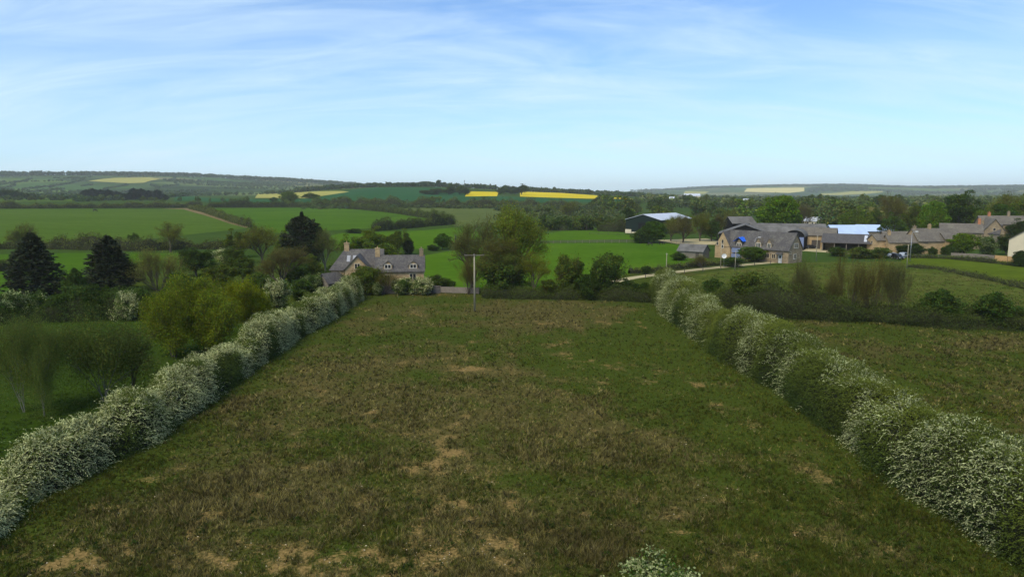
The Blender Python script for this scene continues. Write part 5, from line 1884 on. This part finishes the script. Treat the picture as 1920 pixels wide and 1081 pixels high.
T_('leafy', 1172, 425, 387, 30, 'dark tree just left of the dark green barn, tallest there', 'vdark')
T_('round', 1226, 455, 414, 56, 'dense green bush in front of the dark green barn', 'dark')
T_('shrub', 1200, 456, 430, 34, 'low dark green bush left of the dense bush at the barn', 'dark')
T_('twiggy', 1280, 455, 400, 60, 'brown bare tree in front of the pale barn roof', 'brown', var=2)
T_('sparse', 1258, 452, 402, 44, 'olive tree just right of the dark green barn front', 'olive')
T_('sparse', 1312, 452, 396, 46, 'olive-green tree behind the gravel yard', 'olive')
T_('twiggy', 1345, 450, 398, 50, 'brown tree at the right end of the gravel yard', 'brown')
T_('leafy', 1334, 452, 412, 46, 'dark olive tree behind the gravel yard, in front of the brown one', 'dark')
T_('sparse', 1372, 440, 392, 46, 'brown-green tree left of the small dark barn', 'brown')
T_('round', 1455, 442, 364, 82, 'great round bright green tree above the barns', 'bright', var=1, dist=300)
T_('twiggy', 1502, 435, 378, 44, 'bare tree at the right shoulder of the great round tree', 'grey', dist=300)
T_('twigshrub', 1315, 502, 474, 46, 'brown shrub beside the gravel track in front of the stone shed', 'brown')
T_('shrub', 1272, 488, 472, 30, 'low dark bush left of the stone shed', 'dark')
T_('round', 1408, 490, 461, 54, 'round green bush in front of the long stone house', 'mid')
T_('shrub', 1375, 500, 482, 44, 'dark low bush below the cream gable', 'dark')
T_('shrub', 1210, 514, 498, 22, 'small dark bush beside the track near the right hedge', 'dark')
# right side: shrubs in the dark hedge
T_('shrub', 1396, 582, 508, 66, 'olive-green bush top rising from the bramble hedge', 'olive')
T_('shrub', 1336, 570, 520, 54, 'dark olive bush behind the far part of the right hedge', 'dark')
T_('shrub', 1290, 560, 520, 44, 'dark olive bush next to the far end of the right hedge', 'dark')
T_('twigshrub', 1500, 594, 476, 70, 'tall bare shrub, leftmost of those in the bramble hedge', 'one', var=0)
T_('twigshrub', 1590, 596, 460, 76, 'tall bare shrub in the bramble hedge, left of the trio', 'olive', var=1)
T_('twigshrub', 1634, 598, 466, 76, 'tall bare shrub in the middle of the trio in the bramble hedge', 'olive', var=2)
T_('twigshrub', 1676, 600, 478, 74, 'tall bare shrub, right of the trio in the bramble hedge', 'one', var=0)
T_('twigshrub', 1560, 596, 505, 50, 'short bare shrub left of the trio in the bramble hedge', 'brown', var=2)
T_('shrub', 1760, 606, 540, 80, 'dark green mound of scrub in the right half of the bramble hedge', 'dark')
T_('shrub', 1860, 612, 545, 80, 'dark green mound of scrub near the right edge of the photo', 'dark')
# village trees
T_('twiggy', 1674, 445, 356, 66, 'tall bare grey tree behind the stone cottages', 'olive', barkm='barkgrey', var=0, dist=300)
T_('leafy', 1640, 445, 392, 44, 'mid-green tree left of the tall bare grey tree', 'mid', dist=310)
T_('leafy', 1594, 442, 388, 42, 'bright green tree above the pale blue shed roofs', 'bright', dist=330)
T_('leafy', 1624, 442, 400, 40, 'yellow-green tree between the pale roofs and the tall bare tree', 'yellow', dist=300)
T_('leafy', 1676, 448, 400, 46, 'dark tree directly behind the stone cottage roofs', 'dark', dist=270)
T_('leafy', 1712, 448, 384, 40, 'mid-green tree between the tall bare tree and the bright green one', 'olive', dist=290)
T_('round', 1745, 448, 376, 56, 'bright green rounded tree above the large stone cottage', 'bright', var=0, dist=280)
T_('leafy', 1797, 450, 362, 80, 'tall dark olive tree above the village roofs', 'dark', dist=290, var=0)
T_('leafy', 1838, 450, 392, 40, 'small light green tree between the two big dark olive trees', 'bright', dist=280)
T_('sparse', 1880, 450, 359, 84, 'tallest olive tree of the village, near the right edge', 'olive', dist=300, var=1)
T_('round', 1876, 450, 383, 64, 'dark green domed tree above the rearmost village roofs', 'dark', dist=285)
T_('leafy', 1922, 450, 366, 60, 'olive tree cut by the right edge of the photo', 'olive', dist=290)
T_('leafy', 1912, 462, 412, 50, 'dark green tree behind the cream rendered house', 'vdark', dist=255)
T_('round', 1807, 478, 436, 50, 'bright yellow-green tree in front of the village cottages', 'yellow', dist=222)
T_('blossom', 1850, 480, 440, 48, 'dark tree dusted with pale flowers beside the bright yellow-green one', 'dark', dist=222, name='blossom_tree')
T_('leafy', 1886, 480, 440, 44, 'dark green tree left of the cream rendered house', 'vdark', dist=224)
T_('shrub', 1748, 483, 462, 16, 'small dark shrub against the large stone cottage', 'dark', dist=222)
T_('shrub', 1714, 482, 456, 40, 'dark green bush behind the parked cars', 'vdark', dist=222)
T_('shrub', 1690, 480, 458, 26, 'dark green bush at the stone cottage gable', 'vdark', dist=224)
T_('shrub', 1650, 484, 464, 46, 'low green bush in front of the small warm stone cottage', 'mid')
T_('shrub', 1612, 484, 462, 50, 'brown-green bush in front of the open-fronted barn', 'olive')
T_('shrub', 1570, 480, 462, 36, 'low bush at the left end of the open-fronted barn', 'dark')
T_('shrub', 1912, 500, 468, 30, 'dark bush in front of the new board fence at the right edge', 'vdark', name='bush')
T_('shrub', 1775, 484, 458, 22, 'small dark shrub beside the grey board fence', 'dark', dist=220)
# dark conifer clump far left
for px, w_, ty in [(163, 22, 353), (176, 26, 351), (190, 26, 353), (204, 26, 353), (220, 24, 357), (234, 20, 361), (252, 24, 350), (266, 24, 351), (280, 22, 355), (296, 20, 353), (308, 18, 363), (245, 22, 360)]:
    T_('conifer_oval', px, 378, ty, w_, 'dark conifer in the clump beyond the broad green field', (0.9, 1.0, 1.1), group='dark conifer clump beyond the broad green field', dist=1010, var=0, name='conifer_tree')
for px, w_, ty, by in [(10, 40, 354, 378), (30, 34, 357, 378), (50, 34, 362, 380), (66, 24, 370, 382)]:
    T_('leafy', px, by, ty, w_, 'dark wood-edge tree at the far left behind the broad field', 'vdark', group='dark trees at the far left edge', dist=980)
T_('round', 541, 386, 359, 38, 'round olive tree alone in front of the pale crop field', 'olive', dist=850)
T_('leafy', 587, 386, 361, 36, 'grey-green tree right of the round olive tree before the crop field', 'mid', dist=900)
for px, w_, ty in [(800, 34, 356), (820, 40, 352), (842, 36, 354), (862, 34, 348), (846, 26, 346), (812, 28, 362), (874, 26, 355)]:
    T_('leafy', px, 378, ty, w_, 'grey-green tree in the copse below the radio mast', 'mid', group='copse below the radio mast', dist=1050)
for px, w_, ty in [(945, 26, 350), (958, 24, 355), (978, 30, 345), (966, 26, 352), (937, 20, 356)]:
    T_('leafy', px, 366, ty, w_, 'dark tree in the clump between the two rapeseed fields', 'dark', group='clump between the rapeseed fields', dist=1150)
for px, w_, ty in [(822, 20, 337), (775, 26, 341), (895, 18, 344), (946, 18, 348), (1040, 16, 350), (908, 16, 346)]:
    T_('shrub', px, 360, ty, w_ * .6, 'larger dark tree standing up on the middle skyline', 'dark', group='larger trees on the middle skyline', dist=1480, simple_mesh=True, name='broadleaf_tree')

# ------------------------------------------------------------------ scattered distant trees
rs = random.Random(21)


def scatter(n, fn_px, fn_d, hrange, wk, tints, name, label, group, kind='far', check=None):
    for _ in range(n):
        px = fn_px(rs)
        d = fn_d(rs, px)
        p = at_depth(px, 375, d)
        if check and not check(p): continue
        H = rs.uniform(*hrange)
        tree_at(kind, p, H, H * rs.uniform(*wk), label, rs.choice(tints), name, 'tree', group, simple_mesh=True)


TN = ['dark', 'mid', 'olive', 'mid', 'yellow', 'brown', 'grey', 'bright']
# far hedgerow trees on the field boundary lines (left)
scatter(26, lambda r: r.uniform(0, 470), lambda r, x: 905 + r.uniform(-12, 25), (4, 7), (.9, 1.4), TN, 'hedgerow_tree', 'small tree in the long hedge beyond the broad green field', 'trees along the long hedge beyond the broad green field')
scatter(40, lambda r: r.uniform(490, 1150), lambda r, x: 770 + (x - 490) * .1 + r.uniform(-20, 60), (4, 8), (.9, 1.6), TN, 'hedgerow_tree', 'small tree in the belt below the dark wheat field', 'trees along the foot of the wheat field')
scatter(26, lambda r: r.uniform(985, 1200), lambda r, x: 560 + r.uniform(-60, 160), (5, 8.5), (.8, 1.3), TN, 'broadleaf_tree', 'tree in the scrubby belt left of and behind the dark green barn', 'trees behind the dark green barn')
scatter(60, lambda r: r.uniform(1120, 1560), lambda r, x: r.uniform(430, 900), (8, 15), (.8, 1.3), TN, 'broadleaf_tree', 'tree in the wooded plain right of the dark green barn', 'trees of the wooded plain behind the farm')
scatter(60, lambda r: r.uniform(1480, 2000), lambda r, x: r.uniform(360, 900), (9, 17), (.8, 1.2), TN, 'broadleaf_tree', 'tree in the wooded plain behind the village', 'trees of the wooded plain behind the village')
scatter(34, lambda r: r.uniform(1540, 2000), lambda r, x: r.uniform(330, 420), (9, 14), (.8, 1.2), TN, 'broadleaf_tree', 'tree close behind the village cottages', 'trees close behind the village cottages')
scatter(22, lambda r: r.uniform(500, 860), lambda r, x: 1500 + r.uniform(-30, 60), (7, 11), (1.0, 2.0), ['dark', 'mid'], 'skyline_tree', 'small tree on the skyline above the wheat field', 'small trees on the middle skyline', kind='farbush')


FIELDS_OPEN = [(1392, 1512, 352, 366), (1276, 1334, 358, 367), (1534, 1660, 359, 369), (162, 305, 333, 347), (425, 660, 358, 376), (590, 935, 352, 384), (870, 1200, 359, 378), (325, 640, 368, 381)]


def woods(name, label, pts, hr_, wr, leaf, col0, seed):
    """one mass of uncountable distant trees: leafy crowns on the terrain"""
    rng = np.random.default_rng(seed)
    parts = []
    qx, qy = project(pts[:, 0], pts[:, 1], TH(pts[:, 0], pts[:, 1]))
    ok = np.ones(len(pts), bool)
    for bx0, bx1, by0, by1 in FIELDS_OPEN:      # crops stay clear of trees
        rr_ = np.hypot(pts[:, 0], pts[:, 1])
        ok &= ~((qx > bx0) & (qx < bx1) & (qy > by0) & (qy < by1) & (rr_ > 900) & ((rr_ < 1440) | (rr_ > 1800)))
    pts = pts[ok]
    n = len(pts)
    H = rng.uniform(*hr_, n)
    Wd = H * rng.uniform(*wr, n)
    z = TH(pts[:, 0], pts[:, 1])
    k = 34
    tone = rng.uniform(0.7, 1.35, (n, 1))
    hue = rng.normal(size=(n, 1)) * .12
    cc = np.array(col0)[None] * tone
    cc[:, 0:1] *= 1 + hue
    u = rng.normal(size=(n, k, 3))
    u /= np.linalg.norm(u, axis=2, keepdims=True)
    r_ = rng.uniform(.55, 1.0, (n, k, 1))
    P = np.empty((n, k, 3))
    P[..., :2] = pts[:, None, :] + u[..., :2] * r_ * Wd[:, None, None] * .5
    P[..., 2] = z[:, None] + H[:, None] * (.5 + .5 * u[..., 2] * r_[..., 0])
    P = P.reshape(-1, 3)
    C2 = np.repeat(cc, k, 0) * rng.uniform(.8, 1.2, (n * k, 1))
    S2 = np.repeat(H * leaf, k)
    V, Fc, Cc = cards(P, S2, rng, C2, .8, nrm=(u * np.array([1, 1, 1.2])).reshape(-1, 3))
    me = np_mesh(name, V, Fc, 4, Cc, [M['leaf']])
    return tag(link(name, me), label, None, None, 'stuff')


def sample(n, x0, x1, d0, d1, seed, thr=None, sc_=260, logd=True):
    rng = np.random.default_rng(seed)
    px = rng.uniform(x0, x1, n)
    d = np.exp(rng.uniform(math.log(d0), math.log(d1), n)) if logd else rng.uniform(d0, d1, n)
    az = np.arctan((px - 960) * cp / F)
    P = np.stack([np.sin(az) * d, np.cos(az) * d], 1)
    if thr is not None:
        P = P[vn(P[:, 0], P[:, 1], sc_, seed, 2) > thr]
    return P


def lines(seed, x0, x1, d0, d1, nl, step=9):
    """hedgerow lines of trees on far hillsides"""
    rng = np.random.default_rng(seed)
    out = []
    for _ in range(nl):
        px = rng.uniform(x0, x1)
        d = math.exp(rng.uniform(math.log(d0), math.log(d1)))
        az = math.atan((px - 960) * cp / F)
        c = np.array([math.sin(az) * d, math.cos(az) * d])
        th = rng.choice([0.1, 1.35]) + rng.normal() * .25 - az
        L = rng.uniform(200, 800)
        n = int(L / step)
        t = np.linspace(-L / 2, L / 2, n) + rng.normal(size=n) * 3
        out.append(c + np.stack([np.cos(th) * t, np.sin(th) * t + 12 * np.sin(t / 90)], 1) + rng.normal(size=(n, 2)) * 2)
    return np.concatenate(out)


woods('distant_woodland', None, np.concatenate([sample(5200, -60, 700, 2300, 3600, 1, .72, 330), lines(4, -60, 760, 1900, 3500, 30, 8)]), (4, 8), (1.1, 1.7), .42, (.04, .065, .03), 1)
# wooded crest of the left-hand hills
_r = np.random.default_rng(9)
_px = _r.uniform(-80, 720, 1500)
_azz = np.arctan((_px - 960) * cp / F)
_dd = _r.uniform(3480, 3750, 1500)
_pp = np.stack([np.sin(_azz) * _dd, np.cos(_azz) * _dd], 1)
_pp = _pp[vn(_pp[:, 0], _pp[:, 1], 150, 77) > .30]
woods('hilltop_wood', None, _pp, (10, 20), (1.1, 1.6), .42, (.032, .055, .025), 2)
woods('hedgerow_scrub', None, np.concatenate([lines(6, -60, 560, 1050, 1900, 11, 8), lines(8, 1150, 2000, 950, 2600, 60, 8)]), (4, 9), (1.2, 1.8), .42, (.036, .06, .025), 3)
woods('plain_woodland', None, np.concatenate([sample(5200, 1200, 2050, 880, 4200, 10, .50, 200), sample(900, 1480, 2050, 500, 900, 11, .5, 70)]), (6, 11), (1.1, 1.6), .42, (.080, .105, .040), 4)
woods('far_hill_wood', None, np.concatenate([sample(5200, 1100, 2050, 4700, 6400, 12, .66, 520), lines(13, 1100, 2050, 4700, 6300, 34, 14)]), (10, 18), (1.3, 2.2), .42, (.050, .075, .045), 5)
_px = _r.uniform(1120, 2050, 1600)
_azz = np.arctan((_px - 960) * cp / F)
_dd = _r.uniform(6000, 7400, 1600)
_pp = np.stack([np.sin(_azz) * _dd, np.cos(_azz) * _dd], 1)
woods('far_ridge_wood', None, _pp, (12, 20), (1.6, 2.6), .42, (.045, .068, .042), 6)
woods('middle_ridge_wood', None, sample(900, 560, 1250, 1480, 1640, 14, .35, 60, False), (6, 11), (1.2, 1.8), .42, (.034, .056, .024), 7)
woods('scrub_belt', None, np.concatenate([sample(900, 930, 1190, 440, 780, 15, .45, 45), sample(420, 560, 1000, 700, 830, 16, .45, 60)]), (2.5, 5.5), (1.2, 1.8), .34, (.05, .07, .03), 8)

# ------------------------------------------------------------------ rough grass on the meadows
def grass():
    rng = np.random.default_rng(77)
    n = 150000
    px = rng.uniform(-20, 1940, n)
    py = 552 + (1120 - 552) * rng.uniform(0, 1, n) ** 0.85
    # ground z=0 hit
    dx, dy, dz = px - 960.0, F * cp + (540.5 - py) * sp_, (540.5 - py) * cp - F * sp_
    t = -CAMH / dz
    x, y = dx * t, dy * t
    eL = np.interp(py, [556, 593, 633, 693, 737, 793, 838, 885, 940, 1010, 1081], [684, 633, 563, 480, 413, 340, 273, 180, 75, 0, -90])
    eR = np.interp(py, [557, 611, 680, 730, 780, 838, 888, 960, 1020, 1081], [1215, 1269, 1361, 1450, 1511, 1588, 1642, 1750, 1840, 1930])
    keep = px > eL + 2
    x, y, px, py = x[keep], y[keep], px[keep], py[keep]
    dry, bare = meadow_maps(x, y)
    med = vn(x, y, 3.0, 41, 2)
    keep = rng.random(len(x)) > np.clip((bare - .34) * 3.2, 0, .93)
    keep &= rng.random(len(x)) < .35 + .9 * med
    x, y, dry, med, bare = x[keep], y[keep], dry[keep], med[keep], bare[keep]
    n = len(x)
    dist = np.hypot(x, y)
    nb = 4
    hgt = (0.10 + .26 * rng.random(n) ** 2 + .20 * np.clip(dry - .3, 0, 1)) * (0.55 + .9 * med)
    wdt = np.clip(dist / 683 * .38, .016, .07)
    Vs, Cs = [], []
    mott = (0.62 + 0.76 * vn(x, y, 1.3, 91, 2)) * (0.75 + .5 * vn(x, y, 5.5, 92, 2))
    isdry = rng.random(n) < np.clip(dry * 1.15 - .08, 0.04, .93)
    gc = np.array([0.072, 0.094, 0.018]) * rng.uniform(.45, 1.7, (n, 1))
    gc[:, 0:1] *= rng.uniform(.8, 1.5, (n, 1))
    dc = np.array([0.155, 0.124, 0.054]) * rng.uniform(.4, 1.75, (n, 1)) ** 1.7
    dc[:, 2:3] *= rng.uniform(.8, 1.35, (n, 1))
    c = np.where(isdry[:, None], dc, gc) * mott[:, None]
    for b in range(nb):
        th = rng.uniform(0, 6.283, n)
        lean = rng.uniform(.15, 1.0, n) * hgt
        ox, oy = rng.normal(size=n) * .05, rng.normal(size=n) * .05
        bx, by = x + ox, y + oy
        tx, ty_ = bx + np.cos(th) * lean, by + np.sin(th) * lean
        ph = rng.uniform(0, 6.283, n)
        wx, wy = np.cos(ph) * wdt, np.sin(ph) * wdt
        v = np.stack([np.stack([bx - wx, by - wy, 0 * x], 1), np.stack([bx + wx, by + wy, 0 * x], 1), np.stack([tx, ty_, hgt * rng.uniform(.6, 1.1, n)], 1)], 1)
        Vs.append(v.reshape(-1, 3))
        Cs.append(np.repeat(c * rng.uniform(.8, 1.2, (n, 1)), 3, 0))
    V = np.concatenate(Vs); Cc = np.concatenate(Cs)
    me = np_mesh('meadow_grass', V, np.arange(len(V)), 3, Cc, [M['grass']])
    tag(link('meadow_grass', me), 'rough mixed green and dry grass covering the meadow', 'grass', None, 'stuff')
    # darker leafy weeds and tussocks
    m = 1100
    px = rng.uniform(0, 1920, m); py = 640 + 460 * rng.uniform(0, 1, m) ** .8
    dx, dy, dz = px - 960.0, F * cp + (540.5 - py) * sp_, (540.5 - py) * cp - F * sp_
    t = -CAMH / dz
    x, y = dx * t, dy * t
    eL = np.interp(py, [556, 593, 633, 693, 737, 793, 838, 885, 940, 1010, 1081], [684, 633, 563, 480, 413, 340, 273, 180, 75, 0, -90])
    k_ = (px > eL + 10) & (vn(x, y, 7, 55) > .42)
    x, y = x[k_], y[k_]
    m = len(x)
    kk = 26
    rad = rng.uniform(.10, .34, m)
    u = rng.normal(size=(m, kk, 3)); u[..., 2] = np.abs(u[..., 2]) * .7
    u /= np.linalg.norm(u, axis=2, keepdims=True)
    P = np.empty((m, kk, 3))
    P[..., :2] = np.stack([x, y], 1)[:, None] + u[..., :2] * rad[:, None, None] * rng.uniform(.3, 1, (m, kk, 1))
    P[..., 2] = .03 + u[..., 2] * rad[:, None] * .9
    cw = np.array([0.034, 0.054, 0.012]) * rng.uniform(.7, 1.6, (m, 1))
    br = rng.random(m) < .25
    cw[br] = np.array([.07, .058, .035])
    Cc = np.repeat(cw, kk, 0) * rng.uniform(.7, 1.3, (m * kk, 1))
    V, Fc, Cc = cards(P.reshape(-1, 3), np.repeat(rad * .5, kk), rng, Cc, .45, axis=(u + [0, 0, .4]).reshape(-1, 3))
    me = np_mesh('meadow_weeds', V, Fc, 4, Cc, [M['grass']])
    tag(link('meadow_weeds', me), 'dark leafy weeds and tussocks dotted over the meadow', 'weeds', None, 'stuff')
    # rough tufts on the bank beyond the right-hand hedge and on the garden lawn
    def tufts(name, label, m, x0, x1, y0, y1, cond, cols, rmin, rmax):
        px = rng.uniform(x0, x1, m); py = rng.uniform(y0, y1, m)
        k_ = cond(px, py)
        px, py = px[k_], py[k_]
        dx, dy, dz = px - 960.0, F * cp + (540.5 - py) * sp_, (540.5 - py) * cp - F * sp_
        t = -CAMH / dz
        x, y = dx * t, dy * t
        k_ = vn(x, y, 8, 65, 2) > rng.uniform(.25, .75, len(x))
        x, y = x[k_], y[k_]; m = len(x)
        kk = 12
        rad = rng.uniform(rmin, rmax, m)
        u = rng.normal(size=(m, kk, 3)); u[..., 2] = np.abs(u[..., 2])
        u /= np.linalg.norm(u, axis=2, keepdims=True)
        P = np.empty((m, kk, 3))
        P[..., :2] = np.stack([x, y], 1)[:, None] + u[..., :2] * rad[:, None, None] * rng.uniform(.3, 1, (m, kk, 1))
        P[..., 2] = .02 + u[..., 2] * rad[:, None] * .6
        cc = np.array(cols)[rng.integers(0, len(cols), m)] * rng.uniform(.7, 1.4, (m, 1))
        V, Fc, Cc = cards(P.reshape(-1, 3), np.repeat(rad * .7, kk), rng, np.repeat(cc, kk, 0), .35, axis=(u + [0, 0, .8]).reshape(-1, 3))
        tag(link(name, np_mesh(name, V, Fc, 4, Cc, [M['grass']])), label, 'grass', None, 'stuff')
    tufts('bank_grass', 'uneven rough grass and dead stalks on the bank beyond the right hedge', 9000, 1250, 1940, 494, 600,
          lambda a, b: (b > np.interp(a, [1250, 1350, 1500, 1690, 1790, 1860, 1960], [530, 512, 495, 494, 508, 523, 542])),
          [(.10, .14, .024), (.15, .14, .05), (.09, .12, .024), (.17, .145, .07)], .15, .42)
    tufts('lawn_grass', 'longer grass tufts scattered over the dark garden lawn', 9000, -20, 560, 600, 940,
          lambda a, b: a < np.interp(b, [600, 640, 700, 750, 800, 860, 940], [520, 470, 380, 300, 210, 100, -10]),
          [(.06, .10, .018), (.075, .11, .02), (.045, .075, .016)], .1, .25)
    # pale stones and chips on the bare patches
    m = 1500
    px = rng.uniform(0, 1500, m); py = rng.uniform(640, 1081, m)
    dx, dy, dz = px - 960.0, F * cp + (540.5 - py) * sp_, (540.5 - py) * cp - F * sp_
    t = -CAMH / dz
    x, y = dx * t, dy * t
    _, ba = meadow_maps(x, y)
    k_ = ba > .36
    x, y = x[k_], y[k_]; m = len(x)
    s = rng.uniform(.02, .06, m)
    dirs = np.array([[1, 0, 0], [0, 1, 0], [-1, 0, 0], [0, -1, 0], [0, 0, .7]])
    V = np.stack([x, y, 0 * x + .01], 1)[:, None] + dirs[None] * s[:, None, None] * rng.uniform(.6, 1.3, (m, 5, 1))
    Fq = np.array([[0, 1, 4], [1, 2, 4], [2, 3, 4], [3, 0, 4]])[None] + (np.arange(m) * 5)[:, None, None]
    me = np_mesh('field_stones', V.reshape(-1, 3), Fq, 3, None, [M['stoneframe']])
    tag(link('field_stones', me), 'small pale stones on the bare patches of the meadow', 'stones', None, 'stuff')


grass()
# flowering bush cut by the bottom edge
T_('blossom', 1235, 1170, 1052, 170, 'thin flowering bush cut off by the bottom edge of the photo', 'dark', name='blossom_bush')

# ------------------------------------------------------------------ air
def air():
    m, t = new_mat('haze_air')
    v = t.n('ShaderNodeVolumePrincipled')
    v.inputs['Color'].default_value = (0.94, 0.97, 1.0, 1)
    v.inputs['Density'].default_value = HAZE
    v.inputs['Anisotropy'].default_value = 0.0
    t.t.nodes.new('ShaderNodeOutputMaterial')
    on = [n for n in t.t.nodes if n.type == 'OUTPUT_MATERIAL'][0]
    t.t.links.new(v.outputs[0], on.inputs['Volume'])
    a = MB(); a.box(-12600, 12600, -12600, 12600, -2, 175)
    o = a.build('haze', m)
    tag(o, kind='stuff')


HAZE = 8.0e-5
air()
